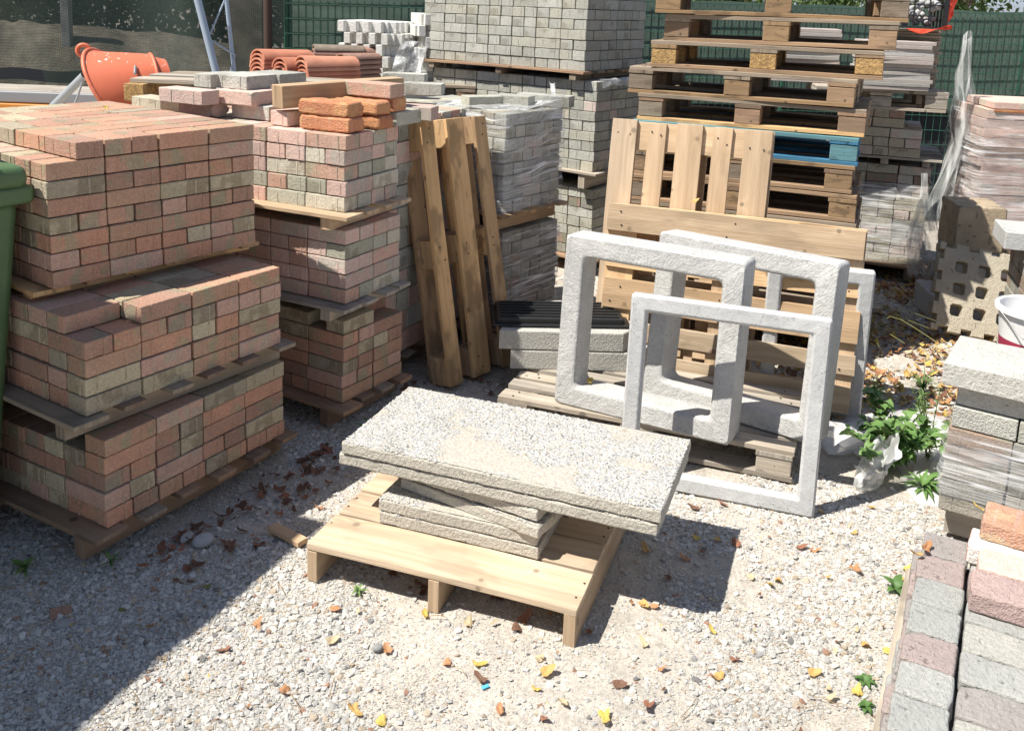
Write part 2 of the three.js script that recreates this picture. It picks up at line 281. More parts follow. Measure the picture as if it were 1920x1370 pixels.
// block pallet, length along x, width along z, centred, standing on y = 0
function blockPallet(name, label, pos, yaw, wood, { L = 1.2, Wd = .8, h = .144, seed = 1, group, blockMat, runnerWood, deck = [.145, .1, .145, .1, .145], runW = [.1, .145, .1] } = {}) {
  const t = thing(name, label, 'pallet', pos, yaw, group), q = rng(seed * 29 + 1), b = .021, bh = h - 3 * b - .001, pk = () => pick(wood, q), rw = runnerWood || wood;
  for (let j = 0; j < 3; j++) {
    const wd = runW[j], z = (j - 1) * (Wd / 2 - wd / 2);
    part('runner_board', plank(L, b, wd, Math.floor(q() * 4)), pick(rw, q), t, [rr(-.006, .006, q), b / 2, z]);
    for (let i = 0; i < 3; i++) part('block', rbox(.135, bh - .001, wd - .004, { r: .004, jit: .0015, nx: 2, ny: 2, nz: 2, seed: Math.floor(q() * 5), uvm: .5, wood: !blockMat }), blockMat || pk(), t, [(i - 1) * (L / 2 - .07), b + bh / 2, z]);
  }
  for (let i = 0; i < 3; i++) part('stringer_board', plank(Wd, b, .14, Math.floor(q() * 4)), pk(), t, [(i - 1) * (L / 2 - .071), b + bh + b / 2 + .0005, 0], [0, Math.PI / 2, 0]);
  const tot = deck.reduce((s, w) => s + w, 0), gap = (Wd - tot) / (deck.length - 1); let z = -Wd / 2;
  for (const w of deck) { part('deck_board', plank(L, b, w, Math.floor(q() * 4)), pk(), t, [rr(-.006, .006, q), h - b / 2, z + w / 2]); z += w + gap; }
    const nl = []; let zz = -Wd / 2; for (const w of deck) { for (let i = 0; i < 3; i++) for (const f of [.25, .75]) nl.push(new THREE.CylinderGeometry(.0042, .0042, .002, 7).translate((i - 1) * (L / 2 - .071) + rr(-.03, .03, q), h + .0006, zz + w * f)); zz += w + gap; }
  for (let j = 0; j < 3; j++) for (let i = 0; i < 3; i++) for (const f of [-.025, .025]) nl.push(new THREE.CylinderGeometry(.0042, .0042, .002, 7).translate((i - 1) * (L / 2 - .07) + f + rr(-.008, .008, q), -.0006, (j - 1) * (Wd / 2 - runW[j] / 2) + rr(-.02, .02, q)));
  part('nails', merge(nl), nailMat, t).userData.kind = 'stuff';
  return t;
}
//
// ---------------------------------------------------------------- fence, nets, trees and ground behind the yard
function grid(nu, nv, f, uvf) { // f(u,v) -> [x,y,z]
  const P = [], U = [], I = [];
  for (let j = 0; j <= nv; j++) for (let i = 0; i <= nu; i++) { const u = i / nu, v = j / nv; P.push(...f(u, v)); U.push(...(uvf ? uvf(u, v) : [u, v])); }
  for (let j = 0; j < nv; j++) for (let i = 0; i < nu; i++) { const a = j * (nu + 1) + i, c = a + nu + 1; I.push(a, a + 1, c + 1, a, c + 1, c); }
  return mkGeo(P, null, U, I);
}
const tube = (pts, r, seg = 16, rad = 6) => new THREE.TubeGeometry(new THREE.CatmullRomCurve3(pts.map((p) => new THREE.Vector3(...p)), false, 'catmullrom', .2), seg, r, rad, false);
const rod = (a, b, r, rad = 10) => { const A = new THREE.Vector3(...a), B = new THREE.Vector3(...b), d = B.clone().sub(A), g = new THREE.CylinderGeometry(r, r, d.length(), rad, 1); g.applyQuaternion(new THREE.Quaternion().setFromUnitVectors(new THREE.Vector3(0, 1, 0), d.normalize())); g.translate(...A.add(B).multiplyScalar(.5).toArray()); return g; };
const weave = (dens, s) => tex(512, 512, (u, v) => { const a = Math.abs(Math.sin(u * 3.14159 * 64)), b = Math.abs(Math.sin(v * 3.14159 * 64)); return clamp(dens + .22 * (fbm(u * 9, v * 14, 9, 14, s, 4) - .5) + .18 * (Math.max(a, b) - .7)); }, { srgb: false });
const netMat = new THREE.MeshStandardMaterial({ color: lin(.022, .038, .032), roughness: .9, alphaMap: weave(.80, 131), transparent: true, side: THREE.DoubleSide });
const greenCloth = std({ map: tex(512, 512, (u, v) => { const k = .65 + .5 * fbm(u * 6, v * 20, 6, 20, 141, 4) + .3 * (fbm(u * 150, v * 150, 150, 150, 142, 2) - .5); return [.095 * k, .145 * k, .115 * k]; }), roughness: .9, side: THREE.DoubleSide });
const greenWire = std({ color: lin(.025, .095, .06), roughness: .5 }), darkCloth = std({ map: tex(256, 256, (u, v) => { const k = .5 + fbm(u * 8, v * 12, 8, 12, 151, 4); return [.012 * k, .016 * k, .022 * k]; }), roughness: .85, side: THREE.DoubleSide });
{
  const fz = -8.2, top = 1.87, x0 = -2.02, x1 = 6.6;
  const f = thing('mesh_fence', 'green welded wire fence with green privacy cloth behind the stacks', 'fence', [x0, 0, fz]);
  part('privacy_cloth', grid(90, 14, (u, v) => { const x = u * (x1 - x0), y = mix(.98, top, v); return [x, y + .006 * Math.sin(x * 7), -.018 + .012 * n3(x * 1.2, y * .6, 1, 3)]; }, (u, v) => [u * 9, v]), greenCloth, f);
  part('lower_cloth', grid(60, 6, (u, v) => { const x = u * (x1 - x0), y = mix(.0, .99, v); return [x, y, -.08 + .03 * n3(x * 2, y * 2, 4, 7)]; }, (u, v) => [u * 8, v]), darkCloth, f);
  const ws = [];
  for (let x = 0; x < x1 - x0; x += .064) ws.push(new THREE.BoxGeometry(.004, top - .02, .004).translate(x, top / 2, 0));
  for (let y = .06; y <= top; y += .128) { const n = Math.round((x1 - x0) / .064); const pts = []; for (let i = 0; i <= n; i++) pts.push([i * .064, y + (i % 2 ? .0012 : -.0012), .005]); ws.push(tube(pts, .0035, n, 3)); }
  const wire = part('wire_mesh', merge(ws), greenWire, f); wire.userData.kind = 'stuff';
  for (const x of [.02, 2.1, 4.35, 6.4, 8.55]) part('fence_post', new THREE.CylinderGeometry(.024, .024, top + .06, 12).translate(x, (top + .06) / 2, -.03), greenWire, f);
  // shade net on the left with its own posts
  const n = thing('shade_net', 'dark see-through shade net hung behind the orange chute', 'net', [-7.2, 0, -8.0]);
  part('net_cloth', grid(120, 30, (u, v) => { const x = u * 5.22, sag = sst(.62, .72, u) * (.09 + .05 * Math.sin(u * 60)) + .06 * Math.sin(u * 15), y = mix(.45 + .02 * Math.sin(u * 30), 2.06 - sag - .12 * sst(.6, .7, u), v); return [x, y, .10 * Math.sin(x * 4 + v * 2) * (.3 + v) + .06 * n3(x * 2.4, y * 1.5, 2, 8)]; }, (u, v) => [u * 5.2, v]), netMat, n);
  part('net_hem', grid(80, 2, (u, v) => { const x = u * 5.2; return [x, 1.0 + .1 * v + .012 * Math.sin(x * 9), .03 + .012 * Math.sin(x * 5)]; }, (u, v) => [u * 5, v]), darkCloth, n);
  const postMat = greyConc, brown = std({ color: lin(.06, .035, .025), roughness: .8 });
  solo('concrete_post', 'pale square concrete post beside the brown pole, behind the roof tiles', 'post', rbox(.30, 2.4, .22, { r: .01, nx: 2, ny: 8, jit: .004, seed: 4 }).translate(0, 1.2, 0), std({ map: concB, color: lin(.95, .86, .72), roughness: .95 }), [-2.36, 0, -8.35]);
  solo('brown_pole', 'dark brown metal pole where the net meets the green fence', 'post', new THREE.CylinderGeometry(.035, .035, 2.5, 14).translate(0, 1.25, 0), brown, [-2.09, 0, -7.95]);
  for (const [x, z, l] of [[-5.72, -9.3, 'left'], [-4.42, -9.3, 'right']]) solo('white_stake', `${l} one of two white square stakes seen through the dark net`, 'stake', rbox(.085, 2.0, .08, { r: .006, ny: 6, jit: .003, seed: 8 }).translate(0, 1.0, 0), fineConc, [x, 0, z]);
}
{ // heap of earth behind the net
  const soil = std({ map: tex(512, 512, (u, v) => { const k = .6 + .6 * fbm(u * 20, v * 20, 20, 20, 161, 4) + .3 * (fbm(u * 120, v * 120, 120, 120, 162, 2) - .5); return [.36 * k, .30 * k, .23 * k]; }), roughness: 1, bumpMap: pitBump, bumpScale: .02 });
  structure('dirt_mound', grid(90, 40, (u, v) => { const x = mix(-9, -1.6, u), z = mix(-8.3, -13, v), e = Math.sin(Math.PI * Math.min(1, v * 1.6)) ** .7, hgt = (1.32 + .16 * n3(x * 1.1, 3, z * .8, 11) + .05 * n3(x * 5, 1, z * 5, 12)) * (1 - .22 * sst(-4.4, -2.2, x)); return [x, -.03 + hgt * sst(0, .25, v) * (1 - .6 * sst(.5, 1, v)) + 0 * e, z]; }, (u, v) => [u * 6, v * 4]), soil);
}
const leafMats = [[.055, .105, .02], [.085, .15, .03], [.035, .075, .015]].map((c) => new THREE.MeshPhysicalMaterial({ color: lin(...c), roughness: .7, transmission: .35, thickness: 0, side: THREE.DoubleSide }));
function tree(label, x, z, hgt, crownR, seed, mat, n = 5200) {
  const t = thing('tree', label, 'tree', [x, 0, z], 0, 'trees beyond the fence'), q = rng(seed);
  const bark = WOOD.brown[0], bits = [tube([[0, 0, 0], [.05, hgt * .3, .03], [-.04, hgt * .6, 0], [0, hgt * .85, .05]], .09, 14, 8)];
  const tips = [];
  for (let i = 0; i < 11; i++) { const a = q() * 6.28, y0 = hgt * rr(.3, .7, q), r = crownR * rr(.5, .95, q), p = [Math.cos(a) * r, y0 + crownR * rr(.1, .6, q), Math.sin(a) * r]; bits.push(tube([[0, y0, 0], [p[0] * .5, y0 + .2, p[2] * .5], p], .028, 8, 5)); tips.push(p); }
  part('trunk', merge(bits), bark, t);
  const P = [], U = [], I = [], cl = [];
  for (let i = 0; i < 46; i++) { const a = q() * 6.28, b = Math.acos(rr(-.75, 1, q)), r = crownR * Math.cbrt(q()) * rr(.8, 1.1, q); cl.push([Math.sin(b) * Math.cos(a) * r, hgt * .66 + Math.cos(b) * r * .85, Math.sin(b) * Math.sin(a) * r, crownR * rr(.16, .32, q)]); }
  for (let i = 0; i < n; i++) {
    const c = pick(cl, q), g = () => (q() + q() + q() - 1.5) * .9, o = [c[0] + g() * c[3], c[1] + g() * c[3] * .8, c[2] + g() * c[3]], s = rr(.022, .05, q) * Math.sqrt(crownR / 1.6);
    const e1 = new THREE.Vector3(q() - .5, q() - .5, q() - .5).normalize(), e2 = new THREE.Vector3(q() - .5, q() - .2, q() - .5).cross(e1).normalize(), b = P.length / 3;
    for (const [u, v] of [[-1, 0], [0, -.55], [1, 0], [0, .55]]) { P.push(o[0] + (e1.x * u + e2.x * v) * s, o[1] + (e1.y * u + e2.y * v) * s, o[2] + (e1.z * u + e2.z * v) * s); U.push(u, v); }
    I.push(b, b + 1, b + 2, b, b + 2, b + 3);
  }
  part('crown', mkGeo(P, null, U, I), mat, t);
}
tree('bright green leafy tree above the right end of the fence', 5.4, -11.6, 3.6, 1.9, 11, leafMats[1], 22000);
tree('green tree showing over the fence beside the red netting', 3.3, -13.8, 3.3, 1.5, 12, leafMats[1], 15000);
tree('dark bushy tree behind the far left of the net', -7.4, -13.6, 4.4, 2.4, 13, leafMats[2], 20000);
tree('dark green tree behind the net, left of the blue trestle', -4.7, -14.2, 4.2, 2.4, 14, leafMats[2], 20000);
tree('mid green tree showing over the dip in the net', -3.0, -12.8, 3.4, 1.5, 15, leafMats[0], 14000);
tree('tall dark tree behind the concrete post', -1.2, -15, 4.6, 2.2, 16, leafMats[2], 7000);
tree('wide dark tree at the far left behind the dirt heap', -10.2, -13.4, 4.4, 2.6, 18, leafMats[2], 22000);
tree('dark tree filling the gap behind the two white stakes', -6.0, -15.4, 5, 2.6, 19, leafMats[2], 22000);
tree('dark tree behind the trestle, farther back', -3.4, -16.2, 5, 2.6, 20, leafMats[2], 20000);
tree('dark green tree behind the grey block stacks', 1.4, -14.5, 4.4, 2.2, 17, leafMats[2], 7000);

{ // clipped hedge that closes the view behind the net and the fence
  const q = rng(515), P = [], U = [], I = [];
  for (let i = 0; i < 60000; i++) { const x = rr(-15, 2.5, q), y = 3.1 * Math.pow(q(), .75) * (1 + .12 * n3(x * .8, 1, 2, 5)), z = -13.4 - .9 * q() + .3 * n3(x * .7, y, 1, 6), s = rr(.04, .08, q), e1 = V3(q() - .5, q() - .5, q() - .5).normalize(), e2 = V3(q() - .5, q() - .5, q() - .5).cross(e1).normalize(), b = P.length / 3;
    for (const [u, v] of [[-1, 0], [0, -.55], [1, 0], [0, .55]]) { P.push(x + (e1.x * u + e2.x * v) * s, y + (e1.y * u + e2.y * v) * s, z + (e1.z * u + e2.z * v) * s); U.push(u, v); } I.push(b, b + 1, b + 2, b, b + 2, b + 3); }
  const h = thing('hedge', 'tall dark green hedge behind the dirt heap and the net', 'hedge', [0, 0, 0]); part('foliage', mkGeo(P, null, U, I), leafMats[2], h);
  const st = []; for (let i = 0; i < 30; i++) { const x = -14.6 + i * .58; st.push(tube([[x, 0, -13.9], [x + rr(-.2, .2, q), 1.4, -13.9 + rr(-.2, .2, q)], [x + rr(-.3, .3, q), 2.8, -13.9]], .035, 6, 5)); } part('stems', merge(st), WOOD.brown[2], h);
}
// ---------------------------------------------------------------- left row of brick pavers
{
  const A = [-1.2344, .132, -2.70], B = [-1.2717, .5164, -2.683], C = [-1.448, .856, -2.866];
  const rowL = 'red paver stacks of the left row';
  paverPallet('weathered pallet on the ground under the left red pavers', off(A, 1.0623, -.03, -.01), 1.0623, .86, 1.2, 'brown', { th: .1, seed: 1 });
  tier({ label: 'lowest stack of red and olive pavers in the left row', group: rowL, pos: A, yaw: 1.0623, nx: 4, nz: 6, layers: 5, h: .0598, main: PAL.redS, odd: PAL.oliveS, oddP: .34, seed: 3, skip: (l, i, k, j, o) => l === 4 && (i === 0 && (k > 0 || j === 1)), pat: (l, i, k, q) => l === 4 ? 0 : (q() < .8 ? (l + 1) % 2 : l % 2) });
  paverPallet('pallet between the lowest and the middle left paver stack', off(B, 1.0067, -.03, -.01), 1.0067, .86, 1.2, 'brown', { th: .082, seed: 2 });
  tier({ label: 'middle stack of red pavers in the left row', group: rowL, pos: B, yaw: 1.0067, nx: 4, nz: 6, layers: 5, h: .0598, main: PAL.redS, odd: PAL.oliveS, oddP: .2, seed: 5, skip: (l, i, k, j, o) => l === 4 && i === 0 && k === 0 && j === 0, pat: (l, i, k, q) => l === 4 ? 0 : (q() < .8 ? l % 2 : (l + 1) % 2) });
  paverPallet('pallet with a long side beam under the topmost left pavers', off(C, .9373, -.02, .02), .9373, .84, 1.2, 'aged', { th: .044, seed: 3, over: .0 });
  tier({ label: 'topmost sunlit stack of red pavers in the left row', group: rowL, pos: C, yaw: .9373, nx: 4, nz: 5, layers: 8, h: .0583, main: PAL.redS, odd: PAL.oliveS, oddP: .13, seed: 7, lean: .0, skip: (l, i, k, j, o) => l === 7 && i === 0 && (o ? j === 0 : k % 2 === 0 && j === 0), pat: (l, i, k, q) => l === 7 ? (i < 2 ? 1 : 0) : q() < .15 ? l % 2 : (l + 1) % 2 ? 0 : (q() < .8 ? 1 : 0) });
}
// ---------------------------------------------------------------- second row of pavers
const A2 = [-.667, .945, -3.70];
{
  const C = [-.674, .13, -3.692], B = [-.666, .56, -3.70], g = 'pink paver stacks of the second row';
  paverPallet('shaded pallet on the ground under the second row of pavers', off(C, 1.03, -.03, -.02), 1.03, .45, 1.2, 'brown', { th: .1, seed: 11 });
  tier({ label: 'lowest, shaded stack of pavers in the second row', group: g, pos: C, yaw: 1.03, nx: 2, nz: 6, layers: 6, h: .0598, main: PAL.redS, odd: PAL.oliveS, oddP: .22, seed: 13, skip: (l, i, k, j, o) => l === 5 && ((i === 0 && k === 0 && j === 1) || (i === 1 && k === 0 && j === 0)), pat: (l, i, k, q) => l === 5 ? (k === 0 ? 0 : 1) : (q() < .8 ? l % 2 : (l + 1) % 2) });
  paverPallet('pallet between the lowest and the middle stack of the second row', off(B, 1.10, -.03, -.02), 1.10, .45, 1.2, 'grey', { th: .068, seed: 12 });
  tier({ label: 'middle stack of pink pavers in the second row', group: g, pos: B, yaw: 1.10, nx: 2, nz: 6, layers: 5, h: .0622, main: PAL.pinkS, odd: PAL.stoneS, oddP: .16, seed: 15 });
  paverPallet('pale pallet under the topmost stack of the second row', off(A2, 1.14, -.03, -.02), 1.14, .45, 1.2, 'pine', { th: .072, seed: 13 });
  tier({ label: 'topmost stack of pink and pale grey pavers in the second row', group: g, pos: A2, yaw: 1.14, nx: 2, nz: 6, layers: 5, h: .0635, main: PAL.pinkS, odd: PAL.stoneS, oddP: .36, seed: 17 });
}
{ // loose bricks on the second row. front corner (right end of the left-hand face), long side along the left-hand face
  const y0 = 1.264, yw = 1.12;
  const put = (name, label, m, c, L, h, D, o = {}) => { const yaw = o.yaw ?? yw, p = off([c[0], c[1], c[2]], yaw, D / 2, L / 2); return loose(name, label, m, p, yaw + Math.PI / 2, L, h, D, o); };
  put('old_brick', 'rough orange old brick lying under another at the corner of the pink stack', PAL.clayS[1], [-.66, y0, -3.735], .25, .06, .115, { seed: 1, jit: .005, chips: 6, r: .01 });
  put('old_brick', 'chipped bright orange brick on top of the pair at the corner of the pink stack', PAL.clayS[0], [-.665, y0 + .0605, -3.74], .255, .062, .112, { seed: 2, jit: .006, chips: 7, r: .012 });
  put('old_brick', 'lower round-ended orange brick behind the corner pair', PAL.clayS[2], [-.555, y0, -3.87], .24, .058, .11, { seed: 3, jit: .004, r: .016, chips: 4 });
  put('old_brick', 'upper round-ended orange brick behind the corner pair', PAL.clayS[0], [-.565, y0 + .0585, -3.865], .24, .058, .11, { seed: 4, jit: .004, r: .016, chips: 4 });
  put('loose_paver', 'grey paver at the bottom of the small pile behind the orange bricks', PAL.greyS[3], [-.50, y0, -4.0], .21, .062, .2, { seed: 5, jit: .001 });
  put('loose_paver', 'reddish brick in the middle of the small pile behind the orange bricks', PAL.clayS[1], [-.515, y0 + .0625, -3.985], .22, .06, .105, { seed: 6, jit: .003 });
  put('loose_paver', 'pinkish brick on top of the small pile behind the orange bricks', PAL.pinkS[4], [-.525, y0 + .123, -3.965], .25, .06, .105, { seed: 7, jit: .002 });
  put('loose_paver', 'brownish paver at the left end of the loose bottom row', PAL.beigeS[0], [-1.58, y0, -4.171], .21, .06, .105, { seed: 8, ribs: true, yaw: 1.0 });
  put('loose_paver', 'chipped pink-topped paver in the middle of the loose bottom row', PAL.pinkS[2], [-1.315, y0, -4.06], .2, .06, .105, { seed: 9, jit: .004, chips: 8 });
  put('loose_paver', 'pale paver at the right end of the loose bottom row', PAL.beigeS[1], [-1.06, y0, -4.035], .21, .062, .105, { seed: 10, ribs: true });
  put('loose_paver', 'pink paver at the left of the loose second row', PAL.pinkS[0], [-1.332, y0 + .062, -3.985], .25, .062, .105, { seed: 11, ribs: true });
  put('loose_paver', 'broken-cornered pale pink paver at the right of the loose second row', PAL.pinkS[1], [-1.13, y0 + .062, -4.02], .2, .062, .2, { seed: 13, jit: .003, chips: 6 });
  put('loose_paver', 'leftmost grey paver of the three on top of the loose rows', PAL.greyS[0], [-1.335, y0 + .125, -4.116], .1, .06, .2, { seed: 14, ribs: true });
  put('loose_paver', 'middle grey paver of the three on top of the loose rows', PAL.greyS[1], [-1.168, y0 + .125, -4.085], .2, .06, .2, { seed: 16, ribs: true });
  put('loose_paver', 'rightmost grey paver of the three on top of the loose rows', PAL.greyS[2], [-1.065, y0 + .125, -4.25], .2, .06, .19, { seed: 17, ribs: true });
  solo('timber_beam', 'thick square timber beam lying beside the loose pavers', 'beam', plank(.62, .095, .085, 2), WOOD.aged[3], [-.76, y0 + .062 + .048 + .02, -4.10], .75).rotation.z = .03;
  const under = thing('loose_paver', 'half-hidden pink paver under the end of the timber beam', 'brick', [-.93, y0, -3.99], 1.0); part('brick', brickGeo(.2, .062, .1, 3), PAL.pinkS[1], under, [0, .031, 0]);
  solo('plank', 'pale sawn plank lying behind the loose pavers at the orange chute', 'plank', plank(1.16, .022, .14, 1), WOOD.grey[1], [-1.30, 1.367, -4.62], -.06);
  solo('plank', 'second pale plank behind the grey pavers, next to the roof tiles', 'plank', plank(1.16, .022, .12, 2), WOOD.grey[0], [-1.28, 1.369, -4.80], -.06);
  solo('plank', 'third pale plank, farthest back beside the roof tiles', 'plank', plank(1.14, .022, .12, 3), WOOD.mixed[0], [-1.25, 1.367, -4.96], -.06);
  for (const [x, l] of [[-1.83, 'leftmost'], [-.78, 'rightmost']]) solo('wood_block', `${l} wooden block carrying the pale planks`, 'block', rbox(.1, .085, .5, { r: .004, jit: .002, seed: 3, uvm: .5 }), osb, [x, 1.312, -4.78], -.06);
  const D = [-1.1, .13, -4.42];
  tier({ label: 'paver stack hidden behind the second row, below the pale planks', pos: [-.56, .13, -4.16], yaw: 1.14, nx: 4, nz: 7, layers: 11, h: .1028, cell: .2, main: PAL.pinkS, odd: PAL.greyS, oddP: .4, seed: 19, ribs: false, skip: (l, i, k) => i > 0 && k > 0 && k < 6 && i < 3 });
  paverPallet('pallet on the ground behind the second row of pavers', [-.56, .129, -4.16], 1.14, .85, 1.4, 'brown', { th: .1, seed: 31 });
}

// ---------------------------------------------------------------- stretch film
const filmA = tex(512, 512, (u, v) => { const s = sst(.55, .8, vn(u * 5 + 6 * v, v * 90, 5, 90, 171)), f = sst(.6, .85, vn(u * 9, v * 230, 9, 230, 172)), b = fbm(u * 4, v * 8, 4, 8, 173, 4); return clamp(.10 + .55 * s * b + .42 * f * (.4 + b) + .12 * (b - .4)); }, { srgb: false });
const filmB = tex(512, 512, (u, v) => { const s = sst(.5, .8, vn(u * 30, v * 60, 30, 60, 181)), b = fbm(u * 5, v * 5, 5, 5, 183, 4); return clamp(.28 + .5 * s * b + .3 * (b - .4)); }, { srgb: false });
const filmMat = new THREE.MeshPhysicalMaterial({ color: lin(.78, .79, .80), alphaMap: filmA, transparent: true, roughness: .28, side: THREE.DoubleSide });
const filmDense = new THREE.MeshPhysicalMaterial({ color: lin(.80, .81, .80), alphaMap: filmB, transparent: true, roughness: .35, side: THREE.DoubleSide });
function wrap(parent, path, y0, y1, { amp = .006, mat = filmMat, nu = 70, nv = 34, seed = 1, top } = {}) { // path: [x,z] corners in the stack's own axes
  const seg = [], L = []; let tot = 0; for (let i = 1; i < path.length; i++) { const l = Math.hypot(path[i][0] - path[i - 1][0], path[i][1] - path[i - 1][1]); seg.push(l); L.push(tot); tot += l; }
  const at = (s) => { let i = seg.length - 1; while (i && s < L[i]) i--; const t = (s - L[i]) / seg[i]; return [mix(path[i][0], path[i + 1][0], t), mix(path[i][1], path[i + 1][1], t), i]; };
  const m = part('plastic_wrap', grid(nu, nv, (u, v) => {
    const s = u * tot, [x, z, i] = at(s), dx = (path[i + 1][0] - path[i][0]) / seg[i], dz = (path[i + 1][1] - path[i][1]) / seg[i], y = mix(y0, y1 + (top ? top(u) : 0), v);
    const d = .007 + amp * (1 + n3(s * 3, y * 26 + s * 3, seed, 4)) + amp * .5 * n3(s * 9, y * 60, seed, 6); return [x - dz * d, y, z + dx * d];
  }, (u, v) => [u * tot * 1.2, v * (y1 - y0) * 1.2]), mat, parent); return m;
}
// ---------------------------------------------------------------- grey paver stacks
{
  const g = 'grey paver stacks in the middle';
  const W2 = [-.035, .12, -4.70], W1 = [-.041, .742, -4.68];
  paverPallet('pallet on the ground under the lower wrapped grey pavers', off(W2, .9, -.02, -.02), .9, .52, .84, 'brown', { th: .1, seed: 41 });
  const w2 = tier({ label: 'lower film-wrapped stack of grey-brown pavers behind the leaning pallet', group: g, pos: W2, yaw: .9, nx: 3, nz: 5, layers: 8, h: .0645, cell: .163, main: PAL.darkS, odd: PAL.greyS, oddP: .2, seed: 21 });
  wrap(w2, [[0, -.82], [0, 0], [.489, 0]].reverse().map((p) => p).reverse(), .02, .5, { seed: 2 });
  paverPallet('orange-brown pallet between the two wrapped grey stacks', off(W1, .9, -.02, -.02), .9, .53, .86, 'aged', { th: .095, seed: 42 });
  const w1 = tier({ label: 'upper grey paver stack wrapped in torn clear film', group: g, pos: W1, yaw: .9, nx: 3, nz: 5, layers: 8, h: .064, cell: .163, main: PAL.greyS, odd: PAL.beigeS, oddP: .3, seed: 23 });
  wrap(w1, [[0, -.82], [0, 0], [.489, 0]], -.01, .53, { seed: 3, amp: .008, top: (u) => .01 * Math.sin(u * 30) + .10 * sst(.62, 1, u) });
  part('plastic_wrap', grid(30, 16, (u, v) => [mix(-.02, .5, u), .513 + .012 * (1 + n3(u * 6, v * 6, 3, 9)) + .03 * u * (1 - v), mix(.01, -.5, v)], (u, v) => [u * .6, v * .6]), filmDense, w1);
  part('plastic_wrap', grid(26, 6, (u, v) => [mix(.44, .60, u), mix(.52, .63, u) - .10 * v * (1 - u) + .012 * n3(u * 8, v * 4, 4, 8), mix(-.01, -.16, u) + .02 * Math.sin(v * 6 + u * 5)], (u, v) => [u, v * .2]), filmDense, w1);
  const G1 = [.45, 1.375, -6.15], G2 = [.535, .715, -6.12], G3 = [.55, .12, -6.15], yw = .95;
  const pt = (l, i, k, q) => q() < .5 ? 0 : 1;
  paverPallet('pallet on the ground under the lowest tall grey stack', off(G3, yw, -.02, -.02), yw, .86, 1.36, 'brown', { th: .1, seed: 43 });
  tier({ label: 'lowest, shaded stack of the tall grey pavers', group: g, pos: G3, yaw: yw, nx: 4, nz: 7, layers: 7, h: .067, main: PAL.greyS, odd: PAL.darkS, oddP: .3, seed: 25, pat: pt });
  paverPallet('greyish pallet between the lowest and middle tall grey stacks', off(G2, yw, -.02, -.02), yw, .86, 1.36, 'grey', { th: .115, seed: 44 });
  const g2 = tier({ label: 'middle tall stack of grey pavers with loose film over its top edge', group: g, pos: G2, yaw: yw, nx: 4, nz: 7, layers: 9, h: .0667, main: PAL.greyS, odd: PAL.beigeS, oddP: .1, seed: 27, pat: pt });
  part('plastic_wrap', grid(30, 8, (u, v) => [mix(-.02, .84, u), .606 + .014 * (1 + n3(u * 9, v * 5, 3, 9)) - .05 * v * v, .03 + .03 * v + .01 * n3(u * 14, v * 3, 1, 5)], (u, v) => [u, v * .2]), filmDense, g2);
  paverPallet('brown pallet with square beam ends under the highest grey stack', off(G1, yw, -.02, -.02), yw, .86, 1.4, 'brown', { th: .056, seed: 45, over: .0 });
  tier({ label: 'highest sunlit stack of grey pavers reaching out of the picture', group: g, pos: G1, yaw: yw, nx: 4, nz: 7, layers: 9, h: .0667, main: PAL.greyS, odd: PAL.greyS, oddP: .1, seed: 29, pat: pt });
  // greys lying loose between the stacks
  const lp = (label, m, x, y, z, yaw, L = .2, D = .1) => loose('loose_paver', label, m, [x, y, z], yaw, L, .062, D, { ribs: true, seed: Math.round(Math.abs(x * 100)) });
  const y1 = 1.256;
  lp('pink-grey paver lying left of the torn film on the grey stack', PAL.pinkS[2], -.47, y1 + .004, -4.33, -.25, .22);
  lp('grey paver behind the pink-grey one on the film stack', PAL.greyS[0], -.50, y1 + .05, -5.0, -.1, .24); lp('upper grey paver at the foot of the white castellated blocks', PAL.greyS[1], -.62, y1 + .075, -5.3, -.1, .24);
  lp('small grey paver left of the middle on the film top', PAL.greyS[3], -.17, y1, -4.93, .5); lp('small grey paver right of the middle on the film top', PAL.greyS[2], .0, y1, -5.03, -.4, .2); lp('long grey paver at the back of the film top', PAL.greyS[0], .17, y1, -5.12, -.35, .3);
}
// ---------------------------------------------------------------- leaning pallets
function orient(o, ex, ey) { const X = new THREE.Vector3(...ex).normalize(), Y = new THREE.Vector3(...ey); Y.addScaledVector(X, -Y.dot(X)).normalize(); const Z = X.clone().cross(Y); o.quaternion.setFromRotationMatrix(new THREE.Matrix4().makeBasis(X, Y, Z)); }
{
  const n = V3(.766, 0, .643), a = V3(.643, 0, -.766), l = .19, up = V3(0, Math.cos(l), 0).addScaledVector(n, -Math.sin(l)), n2 = n.clone().multiplyScalar(Math.cos(l)).add(V3(0, Math.sin(l), 0));
  const p = blockPallet('leaning_pallet', 'brown pallet stood on end, leaning with its underside towards the front on the pink stack', [0, 0, 0], 0, WOOD.aged, { L: 1.25, Wd: .455, seed: 5, runnerWood: [WOOD.aged[0], WOOD.aged[1]], deck: [.095, .075, .075, .095], runW: [.085, .12, .085] });
  orient(p, up.toArray(), n2.clone().negate().toArray());
  p.position.copy(V3(-.25, .028, -4.13).addScaledVector(a, .2275).addScaledVector(up, .625));
}
